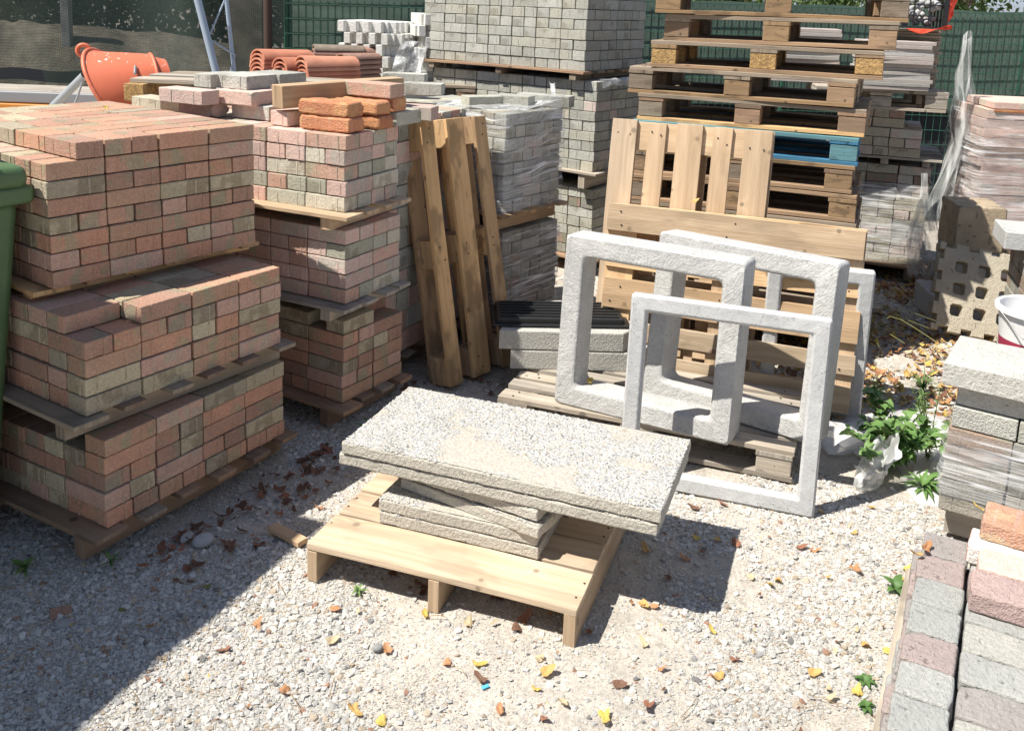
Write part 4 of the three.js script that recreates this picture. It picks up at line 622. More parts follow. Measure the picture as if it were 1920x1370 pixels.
// ---------------------------------------------------------------- right back: wrapped pavers, tiles, crate, hanging film
{
  const q = rng(91), P1 = [2.80, .13, -6.2];
  paverPallet('pallet on the ground under the wrapped pavers right of the pallet pile', off(P1, 1.2, -.02, -.02), 1.2, .85, .84, 'brown', { th: .1, seed: 51 });
  const s1 = tier({ label: 'film-wrapped stack of pale pavers behind the pallet pile', pos: P1, yaw: 1.2, nx: 4, nz: 4, layers: 11, h: .062, main: PAL.beigeS, odd: PAL.darkS, oddP: .15, seed: 53 });
  wrap(s1, [[0, -.8], [0, 0], [.8, 0]], -.02, .56, { seed: 5, amp: .012 });
  paverPallet('small pallet under the loose beige pavers right of the pile', [2.84, .875, -6.15], 1.2, .75, .7, 'grey', { th: .055, seed: 52, over: .01 });
  tier({ label: 'low stack of loose beige pavers right of the pallet pile', pos: [2.70, .878, -6.16], yaw: 1.2, nx: 3, nz: 3, layers: 3, h: .063, main: PAL.beigeS, odd: PAL.beigeS, seed: 55 });
  tier({ label: 'narrow column of beige pavers above the loose ones', pos: [2.60, 1.067, -6.22], yaw: 1.2, nx: 2, nz: 2, layers: 2, h: .066, main: PAL.beigeS, odd: PAL.pinkS, seed: 57, all: true });
  blockPallet('pallet', 'grey pallet under the thin tiles right of the pallet pile', [2.45, 1.202, -6.45], -.2, WOOD.grey, { L: .82, Wd: .7, h: .13, seed: 83 });
  const tm = [[.5, .49, .48], [.46, .43, .40], [.52, .46, .43], [.40, .39, .37]].map((c) => std({ map: concA, color: lin(c[0] / .6, c[1] / .6, c[2] / .6), roughness: .8 })), tan = [[.34, .29, .23], [.30, .26, .21]].map((c) => std({ map: concB, color: lin(c[0] / .45, c[1] / .45, c[2] / .45), roughness: .85 }));
  const tiles = (label, x, y, z, yaw, n, h, L, D, mats, sd) => { const t = thing('tile_stack', label, 'tile stack', [x, y, z], yaw), r = rng(sd); for (let i = 0; i < n; i++) part('tile', plank(L, h - .001, D, i % 4, { rough: .3 }), pick(mats, r), t, [rr(-.012, .012, r), (i + .5) * h, rr(-.02, .02, r)], [0, rr(-.03, .03, r), 0]); return t; };
  tiles('stack of pale grey tiles with uneven edges on the grey pallet', 2.46, 1.335, -6.2, -.15, 13, .024, .44, .3, tm, 1);
  tiles('taller stack of tan tiles behind the pale grey ones', 2.66, 1.335, -6.52, -.15, 22, .0175, .38, .34, tan, 2);
  tiles('stack of grey tiles showing between the upper pallets of the pile', 1.98, 1.335, -6.62, -.2, 14, .026, .5, .3, tm, 3);
  const cr = thing('lattice_crate', 'black plastic lattice crate filled with pale stones on the tan tiles', 'crate', [2.60, 1.735, -6.36], -.12), bk = std({ color: lin(.012, .012, .014), roughness: .5 }), bars = [];
  for (let i = 0; i <= 4; i++) bars.push(rbox(.008, .22, .012, { r: .002 }).translate(-.19 + i * .095, .11, .14), rbox(.012, .22, .008, { r: .002 }).translate(.19, .11, .14 - i * .07)); for (let j = 0; j <= 3; j++) bars.push(rbox(.39, .008, .013, { r: .002 }).translate(0, .004 + j * .071, .14), rbox(.013, .008, .28, { r: .002 }).translate(.19, .004 + j * .071, 0));
  part('lattice', merge(bars), bk, cr); part('corner_post', rbox(.03, .25, .03, { r: .005 }), bk, cr, [.195, .125, .145]); part('crate_floor', rbox(.38, .006, .28, { r: .002 }), bk, cr, [0, .004, 0]);
  const sg = []; for (let i = 0; i < 90; i++) { const s = rr(.02, .034, q); sg.push(xf(new THREE.IcosahedronGeometry(1, 1), [rr(-.16, .15, q), .02 + .17 * q(), rr(-.1, .115, q)], [q() * 6, q() * 6, 0], [s, s * .7, s * .85])); } const stn = part('stones', merge(sg), fineConc, cr); stn.userData.kind = 'stuff';
  const red = std({ color: lin(.70, .055, .02), roughness: .7, side: THREE.DoubleSide });
  solo('orange_netting', 'bright orange-red plastic netting draped beside the black crate', 'netting', merge([grid(14, 20, (u, v) => [2.80 + .06 * u + .10 * v * u + .012 * n3(u * 7, v * 8, 1, 3), 1.72 + .30 * v, -6.22 - .16 * u + .03 * n3(u * 5, v * 6, 3, 5)]), grid(24, 6, (u, v) => [2.52 + .30 * u, 1.728 - .03 * v * Math.sin(u * 5), -6.19 + .03 * v + .01 * n3(u * 9, v * 4, 2, 7)])]), red);
  const filmThin = new THREE.MeshPhysicalMaterial({ color: lin(.74, .76, .75), alphaMap: tex(256, 256, (u, v) => clamp(.22 + .35 * sst(.5, .8, vn(u * 40, v * 7, 40, 7, 191)) + .35 * (fbm(u * 5, v * 5, 5, 5, 193, 4) - .45)), { srgb: false }), transparent: true, roughness: .3, side: THREE.DoubleSide });
  const hang = (name, label, f, nu, nv) => solo(name, label, 'plastic film', grid(nu, nv, f, (u, v) => [u * .6, v * 1.4]), filmThin);
  hang('hanging_film', 'long strip of clear film hanging from the tan tiles in front of the green fence', (u, v) => { const w = mix(.05, .20, Math.sin(Math.min(1, v * 1.25) * 2.4)) * (1 - .55 * sst(.42, .58, v) * (1 - sst(.7, .95, v))), c = 2.86 + .05 * v - .10 * sst(.5, 1, v); return [c + (u - .45) * w, mix(1.70, .48, v) + .03 * Math.sin(u * 9), -6.05 + .05 * Math.sin(u * 11 + v * 5) + .03 * n3(u * 5, v * 9, 2, 3)]; }, 26, 60);
  hang('plastic_bag', 'crumpled bag of clear film hanging beside the wrapped pavers', (u, v) => { const a = u * 6.283, r = mix(.02, .115, sst(.05, .8, v)) * (1 - .25 * sst(.85, 1, v)) * (1 + .22 * n3(Math.cos(a) * 2, v * 6, Math.sin(a) * 2, 5)); return [2.70 + .07 * v + Math.cos(a) * r, mix(.80, .10, v), -6.06 + Math.sin(a) * r * .6]; }, 36, 34);
  hang('hanging_film', 'loose flap of film at the right edge of the wrapped pavers', (u, v) => [2.83 + .09 * u + .02 * Math.sin(v * 14), mix(.92, .38, v), -6.22 - .2 * u + .03 * n3(u * 4, v * 8, 7, 5)], 14, 30);
  // far right: wrapped pink tiles, tuff blocks, grid paver
  const r3 = thing('wrapped_tiles', 'film-wrapped stack of pink and brown tiles at the right edge', 'tile stack', [2.92, -.05, -5.80], -.12), pk = [PAL.pinkS[0], PAL.pinkS[2], brickMat(T.red, [.55, .6, .62]), PAL.pinkS[1]];
  for (let i = 0; i < 22; i++) part('tile', plank(.9, .0585, .6, i % 4, { rough: 1 }), pk[Math.floor(q() * 4)], r3, [.45 + rr(-.012, .012, q), .03 + i * .0595, -.3]);
  part('top_slab', rbox(.8, .045, .5, { r: .006, jit: .002, nx: 4, seed: 3 }), PAL.pinkS[1], r3, [.44, 1.335, -.24]); part('top_slab', rbox(.8, .018, .52, { r: .004 }), PAL.clayS[0], r3, [.445, 1.303, -.25]);
  wrap(r3, [[-.01, -.6], [-.01, .01], [.92, .01]], .55, 1.28, { seed: 7, amp: .016, mat: new THREE.MeshPhysicalMaterial({ color: lin(.8, .8, .82), alphaMap: filmA, transparent: true, roughness: .12, side: THREE.DoubleSide }) });
  const tuff = brickMat(tex(256, 256, (u, v) => { const k = .75 + .4 * fbm(u * 10, v * 10, 10, 10, 341, 4), h = vn(u * 20, v * 20, 20, 20, 342) > .82 ? .6 : 1; return [.56 * k * h, .45 * k * h, .31 * k * h]; }), [1, 1, 1], .014);
  const blk = (label, m, y, h, dx, sd) => solo('tuff_block', label, 'block', rbox(.275, h - .003, .32, { r: .01, nx: 8, ny: 6, nz: 6, jit: .004, freq: 26, chips: 4, seed: sd, uvm: .6 }), m, [2.80 + dx, y + h / 2, -5.56], -.14, 'square blocks stacked under the pink tiles');
  blk('upper tan porous square block at the right, lit by the sun', tuff, .445, .275, -.005, 1); blk('grey square block under the tan porous one', greyConc, .17, .275, 0, 2);
  solo('kerb_stone', 'flat grey kerb stone on the ground carrying the square blocks', 'kerb stone', rbox(.6, .166, .34, { r: .008, nx: 4, jit: .002, seed: 5 }), greyConc, [2.86, .085, -5.56], -.14);
  { // grid paver leaning on the blocks
    const s = new THREE.Shape(), n = 4, w = .50, p = w / n, d = .028; s.moveTo(0, 0);
    const edge = (ax, ay, dx, dy, nx, ny) => { for (let i = 0; i < n; i++) { const a = i * p; for (const [t, o] of [[a + .28 * p, 0], [a + .28 * p, d], [a + .78 * p, d], [a + .78 * p, 0]]) s.lineTo(ax + dx * t + nx * o, ay + dy * t + ny * o); } s.lineTo(ax + dx * w, ay + dy * w); };
    edge(0, 0, 1, 0, 0, 1); edge(w, 0, 0, 1, -1, 0); edge(w, w, -1, 0, 0, -1); edge(0, w, 0, -1, 1, 0);
    for (let i = 0; i < 3; i++) for (let j = 0; j < 3; j++) { const cx = p * (i + 1), cy = p * (j + 1), h = .036, k = .012, o = new THREE.Path(); [[-h, -h + k], [-h, h - k], [-h + k, h], [h - k, h], [h, h - k], [h, -h + k], [h - k, -h], [-h + k, -h]].forEach(([x, y], m) => o[m ? 'lineTo' : 'moveTo'](cx + x, cy + y)); o.closePath(); s.holes.push(o); }
    const g = new THREE.ExtrudeGeometry(s, { depth: .075, bevelSize: .003, bevelThickness: .003, bevelSegments: 1 });
    const m = solo('grid_paver', 'grey-tan concrete grid paver with square holes leaning against the square blocks', 'grid paver', g, std({ map: concB, color: lin(.92, .82, .66), roughness: .95, bumpMap: grainBump, bumpScale: .004 }), [2.40, .0, -5.14], -.12); m.rotation.x = -.42; m.rotation.z = -.14; m.position.y = .055;
  }
  // wrapped stack with a kerb block at the right edge
  tier({ label: 'wrapped brown-grey pavers at the right edge behind the bucket', pos: [2.37, .03, -4.08], yaw: -.3, nx: 4, nz: 3, layers: 11, h: .064, main: PAL.darkS, odd: PAL.greyS, seed: 61 });
  loose('kerb_block', 'grey kerb block on the wrapped pavers at the right edge', greyConc, [2.80, .735, -4.36], -.3, .85, .085, .30, { seed: 4 });
}
// ---------------------------------------------------------------- right foreground stacks
{
  const yw = -.58, O = [1.50, .15, -2.98];
  paverPallet('pallet under the film-wrapped dark pavers on the right', off([1.5, .148, -2.98], yw, .03, .03), yw, .74, .74, 'grey', { th: .12, seed: 61, over: 0 });
  const s = tier({ label: 'film-banded stack of dark grey and reddish pavers on the right', pos: O, yaw: yw, nx: 4, nz: 4, layers: 5, h: .06, main: PAL.darkS, odd: PAL.darkS, seed: 63, pat: () => 0, all: false });
  wrap(s, [[0, -.8], [0, 0], [.8, 0]], .06, .30, { seed: 9, amp: .006, nu: 90 });
  tier({ label: 'single row of larger pale grey pavers on the film-banded stack', pos: off(O, yw, .01, .01, .3015), yaw: yw, nx: 4, nz: 4, layers: 1, h: .074, main: PAL.greyS, odd: PAL.beigeS, seed: 65, all: true, pat: () => 0, ribs: false });
  loose('kerb_block', 'long rough grey block directly under the smooth-topped slab on the right', rebarGreyConc, off(O, yw, .315, .15, .376), yw, .60, .075, .24, { seed: 11, jit: .004 });
  loose('kerb_block', 'smooth-topped thick grey slab topping the stack on the right', rebarGreyConc, off(O, yw, .30, .145, .452), yw, .66, .078, .33, { seed: 12, jit: .003 });
  const b = thing('bucket', 'white plastic bucket with a dark red band behind the grey slab', 'bucket', [2.05, .526, -3.46]), wp = std({ color: lin(.74, .74, .73), roughness: .4, side: THREE.DoubleSide }), band = std({ color: lin(.30, .025, .06), roughness: .5 });
  part('bucket_wall', new THREE.LatheGeometry([[.0, .004], [.125, .004], [.130, .02], [.150, .2], [.160, .2], [.162, .185], [.163, .186], [.163, .203], [.150, .206], [.145, .2], [.122, .03], [.0, .03]].map(([x, y]) => new THREE.Vector2(x, y)), 48), wp, b);
  part('paper_band', new THREE.CylinderGeometry(.1375, .1325, .05, 48, 1, true), band, b, [0, .055, 0]); part('dried_mortar', new THREE.CylinderGeometry(.135, .125, .012, 32), greyConc, b, [0, .09, 0]);
  part('handle', tube([[-.163, .19, 0], [-.13, .12, .13], [0, .08, .168], [.13, .12, .13], [.163, .19, 0]], .003, 24, 6), std({ color: lin(.3, .3, .3), metalness: .8, roughness: .4 }), b);
  // low stack in the lower right corner
  const y2 = -.49, Q = [.80, .10, -1.70];
  paverPallet('pale weathered pallet under the cobble stack in the lower right corner', off([.80, .099, -1.70], y2, -.015, 0), y2, .75, 1.12, 'grey', { th: .095, seed: 62, over: .0 });
  const c = thing('cobble_stack', 'low stack of tumbled grey and reddish paving blocks in the lower right corner', 'block stack', Q, y2);
  const tg = [[.395, .40, .375], [.40, .325, .30], [.43, .43, .40], [.36, .33, .31], [.45, .44, .39]].map((k) => std({ map: concTex(k.map((x) => x * .92), Math.round(k[1] * 900)), roughness: .95, bumpMap: pitBump, bumpScale: .005 }));
  const sq = [1, 2, 3].map((v) => rbox(.123, .0585, .126, { r: .008, nx: 4, ny: 2, nz: 4, jit: .0025, chips: 3, seed: v + 20, freq: 30 })), lg = [1, 2, 3].map((v) => rbox(.252, .0585, .122, { r: .008, nx: 6, ny: 2, nz: 4, jit: .0025, chips: 3, seed: v + 30, freq: 30 }));
  for (let l = 0; l < 2; l++) for (let k = 0; k < 8; k++) { part('paving_block', sq[(l + k) % 3], tg[(k * 2 + l) % 4], c, [.045 + rr(-.01, .006), (l + .5) * .06, -(k + .5) * .13]); for (let i = 0; i < 2; i++) part('paving_block', lg[(l + k + i) % 3], tg[(k + i + l) % 5], c, [.24 + i * .256, (l + .5) * .06, -(k + .5) * .127]); }
  [2, 0, 2, 1, 0, 0, 1, 3].forEach((m, k) => part('paving_block', sq[k % 3], tg[m], c, [.062 + rr(-.003, .003), .15, -(k + .5) * .1305], [0, rr(-.03, .03), 0]));
  [0, 4, 3, 2, 4, 0, 1, 2].forEach((m, k) => { for (let i = 0; i < 2; i++) part('paving_block', lg[(k + i) % 3], tg[(m + i) % 5], c, [.258 + i * .257, .15, -(k + .45) * .1275], [0, rr(-.02, .02), 0]); });
  const put = (label, m, x, z, y, yaw, L, h, D, sd, j = .003) => loose('loose_brick', label, m, off([Q[0], Q[1] + y, Q[2]], y2, x, z), y2 + yaw, L, h, D, { seed: sd, jit: j, chips: 4, r: .009 });
  const rs = std({ map: concTex([.46, .34, .31], 351), roughness: .95, bumpMap: pitBump, bumpScale: .006 }), wf = brickMat(tex(512, 256, (u, v) => { const w = sst(.5, .58, fbm(u * 5, v * 4, 5, 4, 361, 4)), k = .85 + .3 * fbm(u * 30, v * 30, 30, 30, 362, 3); return [mix(.52 * k, .66, w), mix(.27 * k, .64, w), mix(.20 * k, .60, w)]; }), [1, 1, 1], .005);
  put('reddish paver with a greyed face, nearest of the raised row', rs, .265, .735, .18, .01, .26, .06, .125, 21); put('second raised paver, pale pink on top, behind the reddish one', PAL.pinkS[1], .275, .86, .18, -.02, .255, .062, .12, 22);
  put('pink brick with white mortar patches under the orange one', wf, .25, .965, .18, -.06, .26, .058, .12, 23); put('big ridged orange brick lying on the pink one in the lower right', brickMat(T.clay, [.95, 1.3, 1.75], .006), .285, 1.02, .239, -.08, .27, .06, .14, 24);
}
// ---------------------------------------------------------------- plants, plastic on the ground
const leafShape = (L, w, seed, bend = .25, lobes = 0) => { const P = [], U = [], I = [], n = 6; for (let i = 0; i <= n; i++) { const t = i / n, ww = w * Math.sin(Math.PI * Math.pow(t, .8)) * (1 + lobes * Math.sin(t * 14 + seed)) + .0004, y = bend * L * (t * (1 - t)) * 2 - bend * L * t * t * .6; P.push(-ww, y + .25 * ww, t * L, 0, y, t * L, ww, y + .25 * ww + .15 * ww * n3(t * 5, seed, 1), t * L); U.push(0, t, .5, t, 1, t); } for (let i = 0; i < n; i++) for (let j = 0; j < 2; j++) { const a = i * 3 + j; I.push(a, a + 1, a + 4, a, a + 4, a + 3); } return mkGeo(P, null, U, I); };
const weedMat = [[.13, .26, .055], [.095, .20, .045], [.17, .30, .08]].map((c) => new THREE.MeshPhysicalMaterial({ color: lin(...c), roughness: .6, transmission: .3, thickness: 0, side: THREE.DoubleSide })), stemMat = std({ color: lin(.16, .20, .06), roughness: .8 }), strawMat = std({ color: lin(.46, .38, .20), roughness: .9, side: THREE.DoubleSide });
{
  const q = rng(401), t = thing('weed', 'bushy green weed with toothed leaves growing out of the crumpled plastic', 'plant', [1.565, 0, -3.54]), ls = [[], [], []], st = [];
  for (let i = 0; i < 22; i++) { const a = q() * 6.28, h = rr(.10, .27, q), r = rr(.06, .27, q), tip = [Math.cos(a) * r, h, Math.sin(a) * r * .8]; st.push(tube([[0, 0, 0], [tip[0] * .35, h * .6, tip[2] * .35], tip], .0035, 8, 5));
    for (let k = 0; k < 24; k++) { const s = rr(.25, 1, q), yy = rr(0, 6.28, q), L = rr(.032, .066, q); ls[Math.floor(q() * 3)].push(xf(leafShape(L, L * .33, k, .3, .25), [tip[0] * s * s + rr(-.02, .02, q), h * Math.pow(s, .8) + rr(-.01, .02, q), tip[2] * s * s + rr(-.02, .02, q)], [rr(-.5, .5, q), yy, rr(-.4, .4, q)])); } }
  part('stems', merge(st), stemMat, t); ls.forEach((l, i) => part('leaves', merge(l), weedMat[i], t));
  const f = thing('weed', 'tall feathery weed right of the bushy one, against the white plastic', 'plant', [1.74, 0, -3.58]), fl = [], fs = [];
  for (let i = 0; i < 7; i++) { const a = q() * 6.28, h = rr(.16, .36, q), r = rr(.03, .12, q), tip = [Math.cos(a) * r, h, Math.sin(a) * r]; fs.push(tube([[0, 0, 0], [tip[0] * .4, h * .6, tip[2] * .4], tip], .002, 8, 4)); for (let k = 0; k < 36; k++) { const s = rr(.2, 1, q); fl.push(xf(leafShape(rr(.02, .04, q), .002, k, .2), [tip[0] * s * s, h * s, tip[2] * s * s], [rr(-.9, -.1, q), q() * 6.28, 0])); } }
  part('stems', merge(fs), stemMat, f); part('leaves', merge(fl), weedMat[2], f);
  const ro = (label, x, z, n, L, w, up) => { const o = thing('weed', label, 'plant', [x, groundH(x, z), z]), g = []; for (let i = 0; i < n; i++) g.push(xf(leafShape(L * rr(.6, 1.1, q), w, i, .35), [0, .004, 0], [-rr(up * .3, up, q), i / n * 6.28 * 2.4 + q(), 0])); part('leaves', merge(g), weedMat[Math.floor(q() * 3)], o); };
  ro('green rosette of narrow leaves in front of the bushy weed', 1.63, -3.36, 34, .11, .009, 1.0);
  ro('small broad-leaved weed beside the pallet edge at the lower right', 1.27, -2.72, 9, .06, .014, 1.0); ro('tiny grey-green weed left of the cobble stack', 1.02, -2.30, 12, .035, .008, .8); ro('tiny dark weed left of the cobble stack, nearer the camera', .985, -2.2, 10, .03, .007, .8);
  ro('small weed in the shade below the bin', -1.48, -2.66, 12, .07, .007, 1.2); ro('thin weed left of the shaded gravel', -1.22, -2.69, 9, .06, .005, 1.3); ro('small weed under the front edge of the pine pallet', -.43, -2.62, 8, .035, .004, 1.2);
  ro('dark creeping weed behind the big washed slab', -.53, -3.62, 26, .10, .012, .9); ro('second creeping weed behind the washed slab, nearer the leaning pallet', -.40, -3.8, 24, .10, .011, .9); ro('small creeping weed at the foot of the second row of pavers', -.60, -3.45, 14, .06, .01, .9);
  ro('grass tuft on the leaf litter behind the thin frame', 1.75, -4.2, 30, .16, .003, 1.3); ro('second grass tuft on the leaf litter, farther right', 2.05, -4.35, 26, .14, .003, 1.3); ro('small weed between the plastic and the right stack', 1.72, -3.3, 14, .08, .01, .8);
  const dg = thing('dry_grass', 'arching dry grass blades in the shade behind the thin frame', 'grass', [1.95, 0, -4.95]), gg = []; for (let i = 0; i < 26; i++) { const a = q() * 6.28, L = rr(.2, .42, q); gg.push(tube([[0, 0, 0], [Math.cos(a) * L * .4, L * .55, Math.sin(a) * L * .4], [Math.cos(a) * L, L * .38, Math.sin(a) * L]], .0016, 8, 3)); } part('blades', merge(gg), std({ color: lin(.26, .27, .10), roughness: .8 }), dg);
  // crumpled plastic
  const pl = new THREE.MeshPhysicalMaterial({ color: lin(.86, .86, .85), roughness: .28, transmission: .35, thickness: 0, side: THREE.DoubleSide, alphaMap: tex(256, 256, (u, v) => clamp(.80 + .5 * (fbm(u * 7, v * 7, 7, 7, 371, 4) - .4)), { srgb: false }), transparent: true });
  const filmBag = new THREE.MeshPhysicalMaterial({ color: lin(.78, .79, .78), alphaMap: tex(256, 256, (u, v) => clamp(.42 + .4 * sst(.5, .8, vn(u * 30, v * 9, 30, 9, 195)) + .4 * (fbm(u * 5, v * 5, 5, 5, 196, 4) - .45)), { srgb: false }), transparent: true, roughness: .3, side: THREE.DoubleSide });
  const crump = (x, y, s) => (1 - Math.abs(n3(x * 4 + y * 2, y * 5, s, 21))) ** 3 * .6 + (1 - Math.abs(n3(x * 9 + y * 7, y * 6 - x * 3, s, 22))) ** 3 * .4 + .06 * n3(x * 26, y * 24, s, 23);
  const sheet = (label, x, z, w, d, hgt, yaw, sd) => solo('plastic_sheet', label, 'plastic sheet', grid(80, 70, (u, v) => { const X = (u - .5) * w * (1 + .12 * n3(v * 4, sd, 1)), Z = (v - .5) * d * (1 + .12 * n3(u * 4, sd, 2)), e = Math.sin(Math.PI * u) ** .5 * Math.sin(Math.PI * v) ** .5; return [X, .004 + hgt * e * (.3 + crump(X, Z, sd)), Z]; }, (u, v) => [u, v]), pl, [x, 0, z], yaw);
  sheet('crumpled white plastic sheet spread behind the bushy weed', 1.78, -3.86, .66, .50, .05, .3, 1); sheet('crumpled white plastic under the right-hand weeds', 1.80, -3.48, .40, .46, .045, -.2, 2); sheet('white plastic bundle at the foot of the thick frame', 1.45, -3.78, .22, .24, .08, .2, 3);
  solo('plastic_bag', 'torn translucent white plastic bag standing open in front of the weed', 'plastic bag', grid(48, 20, (u, v) => { const a = u * 6.283, r = mix(.05, .085, v) * (1 + .30 * n3(Math.cos(a) * 2.4, v * 4, Math.sin(a) * 2.4, 9) + .05 * n3(Math.cos(a) * 7, v * 9, Math.sin(a) * 7, 12)); return [Math.cos(a) * r + .05 * v * v, .003 + v * (.11 + .05 * Math.sin(a + 2.2) + .035 * n3(Math.cos(a) * 3, 1, Math.sin(a) * 3, 4)), Math.sin(a) * r * .6]; }, (u, v) => [u * .7, v * .5]), filmBag, [1.44, 0, -3.40], .3).rotation.z = .18;
}
// ---------------------------------------------------------------- fallen leaves, twigs, litter
{
  const q = rng(611), col = [[.58, .42, .10], [.54, .34, .11], [.44, .22, .10], [.28, .12, .065], [.52, .42, .26], [.17, .085, .05], [.20, .21, .06]];
  const lm = col.map((c) => new THREE.MeshPhysicalMaterial({ map: null, color: lin(...c), roughness: .7, transmission: .15, thickness: 0, side: THREE.DoubleSide }));
  const lg = [0, 1, 2, 3, 4].map((s) => { const P = [0, 0, 0], U = [.5, .5], I = [], n = 16, K = 3, lob = [.1, .4, .55][s % 3]; for (let k = 1; k <= K; k++) for (let i = 0; i < n; i++) { const a = i / n * 6.283, r = k / K * .019 * (1 + lob * Math.cos(a * (s % 2 ? 5 : 3)) * .6) * (1 + .4 * Math.cos(a)) * (1 + .15 * n3(i, s, 2)), x = Math.cos(a) * r, z = Math.sin(a) * r * .72; P.push(x, (.4 + .35 * s) * 16 * z * z * (s % 2 ? -1 : 1) + (10 + 9 * ((s + 1) % 3)) * x * x * .6 + .004 * n3(x * 160, z * 160, s, 7) + .002, z); U.push(.5 + x * 20, .5 + z * 20); } for (let i = 0; i < n; i++) { I.push(0, 1 + (i + 1) % n, 1 + i); for (let k = 0; k < K - 1; k++) { const b = 1 + k * n, c = b + n; I.push(b + i, b + (i + 1) % n, c + i, b + (i + 1) % n, c + (i + 1) % n, c + i); } } return mkGeo(P, null, U, I); });
  const at = [[-.21, -2.51, 0], [-.08, -2.47, 4], [-.05, -2.30, 0], [.13, -2.34, 4], [.14, -2.28, 1], [.64, -2.48, 0], [.46, -2.32, 2], [.29, -2.14, 0], [.62, -2.30, 1], [.88, -2.32, 1], [-.49, -2.54, 2], [-.70, -2.46, 2], [-.03, -2.24, 5], [.12, -2.22, 0], [.18, -2.18, 4], [.02, -2.13, 2], [.13, -2.12, 3], [-.36, -2.14, 1], [-.28, -2.10, 0], [.45, -2.61, 1], [.48, -2.60, 2], [.69, -2.99, 0], [.76, -2.98, 1], [.63, -2.86, 2], [.69, -2.90, 3], [1.03, -2.94, 3], [1.07, -2.93, 2], [1.18, -2.83, 2], [1.08, -2.46, 1], [.87, -2.73, 0], [.82, -2.77, 4], [.98, -2.25, 0], [.41, -2.18, 3], [.91, -2.76, 1], [.90, -2.22, 4], [1.31, -2.78, 1], [1.35, -2.83, 0], [.08, -2.50, 3], [.06, -2.47, 5], [.27, -2.46, 3], [-1.10, -2.48, 6], [-.89, -2.62, 6], [-.80, -2.83, 5], [-.64, -3.09, 2], [-.69, -3.20, 3], [.83, -3.21, 3], [.98, -3.22, 2], [-.48, -3.25, 2], [1.19, -3.19, 1], [1.39, -3.23, 1], [.72, -3.18, 5], [.67, -2.37, 3], [.43, -2.42, 4], [-.13, -2.31, 2], [-.47, -2.39, 4], [1.13, -2.43, 0], [.55, -2.75, 5], [.5, -2.9, 1], [.82, -2.95, 3], [-.3, -2.35, 2], [.33, -2.25, 5], [-.55, -2.2, 2], [-.75, -2.35, 3], [1.25, -3.05, 1]];
  const names = ['yellow', 'amber', 'orange-brown', 'red-brown', 'pale tan', 'dark brown', 'olive green'];
  const zone = (x, z) => z < -3.0 ? (x < 0 ? 'between the left stacks and the big slab' : x < 1.1 ? 'just in front of the thin frame' : 'near the plastic bag') : z < -2.7 ? (x < -.6 ? 'in the shade of the left stacks' : x < .7 ? 'beside the shadow of the big slab' : 'in the sun right of the slab shadow') : x < -.6 ? 'on the shaded lower left gravel' : x > .75 ? 'on the sunny gravel left of the cobbles' : z > -2.2 ? (x < 0 ? 'at the bottom edge, left of the middle' : 'at the bottom edge, right of the middle') : z > -2.4 ? 'on the sunny gravel well below the pine pallet' : (x < 0 ? 'close below the left half of the pine pallet' : 'close below the right corner of the pine pallet');
  at.forEach(([x, z, c], i) => { const m = solo('fallen_leaf', `curled ${names[c]} leaf ${zone(x, z)}`, 'leaf', lg[i % 5], lm[c], [x, groundH(x, z) + .007, z], q() * 6.28, `${names[c]} leaves on the gravel`); m.rotation.x = rr(-.35, .35, q); m.rotation.z = rr(-.3, .3, q); m.scale.setScalar(rr(.7, 1.15, q)); });
  const on = (label, x, y, z, c) => { const m = solo('fallen_leaf', label, 'leaf', lg[c % 5], lm[c], [x, y, z], q() * 6, undefined); m.rotation.x = .4; };
  on('yellow leaf lying inside the lower left corner of the front thick frame', .36, .225, -3.79, 0); on('curled yellow leaf standing on top of the left brick stack', -1.62, 1.334, -3.70, 0); on('orange leaf resting on the top board of the tan leaning pallet', .86, .915, -4.34, 1);
  on('yellow leaf on the orange brick in the lower right', 1.40, .404, -2.53, 0); on('brown leaf on the cobble stack near the orange brick', 1.24, .29, -2.50, 2); on('tan leaf on the cobble stack left of the orange brick', 1.21, .29, -2.47, 1);
  const lit = (name, label, pts, sc, cs) => { const g = new THREE.Group(); g.name = name; g.userData = { kind: 'stuff', label, category: 'leaf litter' }; scene.add(g); const M = new THREE.Matrix4(), E = new THREE.Euler(), Q = new THREE.Quaternion(), C = new THREE.Color(), mm = new THREE.MeshPhysicalMaterial({ color: 0xffffff, roughness: .8, transmission: .1, thickness: 0, side: THREE.DoubleSide });
    for (let k = 0; k < 3; k++) { const L = pts.filter((_, i) => i % 3 === k), im = shade(new THREE.InstancedMesh(lg[k + 1], mm, L.length)); im.name = 'leaf'; L.forEach(([x, z], i) => { E.set(rr(-.5, .5, q), q() * 6.28, rr(-.5, .5, q)); const s = rr(.5, 1.2, q) * sc; M.compose(V3(x, groundH(x, z) + .008 + q() * .012, z), Q.setFromEuler(E), V3(s, s, s)); im.setMatrixAt(i, M); const c = col[pick(cs, q)], w = rr(.7, 1.15, q); im.setColorAt(i, C.setRGB(c[0] * w, c[1] * w, c[2] * w)); }); g.add(im); } };
  const pts = []; for (let i = 0; i < 4800; i++) { const x = rr(1.3, 3.3, q), z = rr(-3.9, -6.8, q); if (fbm(x * 2 + 9, z * 2 + 30, 99, 99, 71, 3) > .30) pts.push([x, z]); } lit('leaf_litter', 'dry orange and tan leaf litter on the ground behind the frames', pts, 1.0, [0, 1, 1, 2, 2, 3, 4, 4, 5]);
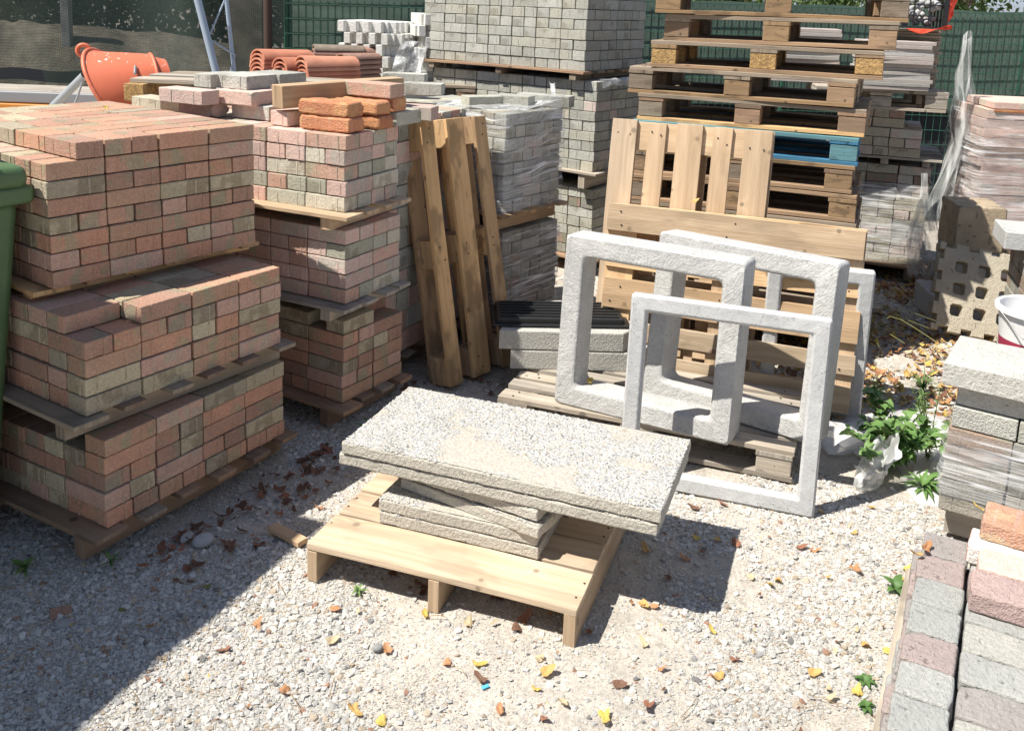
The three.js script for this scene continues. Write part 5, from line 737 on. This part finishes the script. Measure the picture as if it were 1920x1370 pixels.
  const p2 = []; for (let i = 0; i < 95; i++) { const t = q(), p = off([-1.20, 0, -2.72], 1.06, t * .95, -.03 - q() * q() * .30); p2.push([p[0], p[2]]); } for (let i = 0; i < 60; i++) p2.push([rr(-.65, .3, q), rr(-3.3, -4.3, q)]); for (let i = 0; i < 45; i++) p2.push([rr(-.5, .2, q), rr(-2.6, -3.1, q)]); lit('leaf_litter_001', 'dark red-brown leaf litter along the foot of the paver stacks', p2, .95, [3, 5, 5, 5, 3]);
  const p3 = []; for (let i = 0; i < 150; i++) p3.push([rr(-1.3, 1.4, q), rr(-1.8, -3.9, q)]); lit('leaf_litter_002', 'tiny scraps of dry leaf scattered over the gravel', p3, .42, [1, 2, 3, 4, 5]);
  const tw = []; for (let i = 0; i < 130; i++) { const x = rr(-1.3, 1.3, q), z = rr(-1.9, -3.8, q), a = q() * 6.28, L = rr(.02, .09, q), y = groundH(x, z) + .01; tw.push(tube([[x, y, z], [x + Math.cos(a) * L * .5 + rr(-.008, .008, q), y + rr(0, .008, q), z + Math.sin(a) * L * .5], [x + Math.cos(a) * L, y, z + Math.sin(a) * L]], rr(.0006, .0013, q), 5, 4)); }
  const twg = new THREE.Group(); twg.name = 'twigs'; twg.userData = { kind: 'stuff', label: 'thin dry twigs and straw scattered on the gravel', category: 'twigs' }; scene.add(twg); part('twig', merge(tw), std({ color: lin(.30, .21, .12), roughness: .9 }), twg);
  solo('wood_offcut', 'short brown wooden offcut lying on the gravel left of the pine pallet', 'wood', plank(.155, .018, .042, 2), WOOD.aged[3], [-.715, .018, -2.89], -.62);
  solo('brick_shard', 'flat reddish shard lying in the shaded gravel at the lower left', 'shard', rbox(.06, .012, .05, { r: .003, jit: .003, nx: 3, nz: 3, seed: 3 }), PAL.redS[3], [-1.27, .014, -2.46], .5);
  solo('stone', 'blue-grey angular stone beside the reddish shard', 'stone', xf(new THREE.IcosahedronGeometry(.026, 1), [0, 0, 0], [0, 0, 0], [1.1, .55, .9]), greyConc, [-1.235, .012, -2.41], .4);
  solo('stone', 'pale fist-sized stone in the brown leaves at the foot of the left stack', 'stone', xf(new THREE.DodecahedronGeometry(.03, 1), [0, 0, 0], [.3, 0, .2], [1.2, .7, .9]), fineConc, [-.98, .02, -2.84], .4);
  solo('stone', 'whitish stone beside the pale one at the foot of the left stack', 'stone', xf(new THREE.DodecahedronGeometry(.022, 0), [0, 0, 0], [.3, 0, .2], [1.3, .6, .8]), PAL.whiteS[0], [-1.04, .016, -2.86], 1.1);
  solo('stone', 'smooth grey-blue pebble on the sunny gravel below the pallet', 'stone', xf(new THREE.IcosahedronGeometry(.016, 2), [0, 0, 0], [0, 0, 0], [1, .7, .8]), greyConc, [-.33, .012, -2.36], .2);
  solo('plastic_scrap', 'bright blue scrap of plastic on the gravel at the bottom', 'scrap', rbox(.022, .003, .012, { r: .001 }), std({ color: lin(.10, .42, .62), roughness: .4 }), [-.022, .014, -2.22], .6);
  solo('wood_strip', 'pale straight strip of wood lying on the leaf litter at the back', 'wood', plank(.5, .03, .05, 1), WOOD.grey[1], [2.05, .02, -5.55], .05);
}
renderer.render(scene, camera);
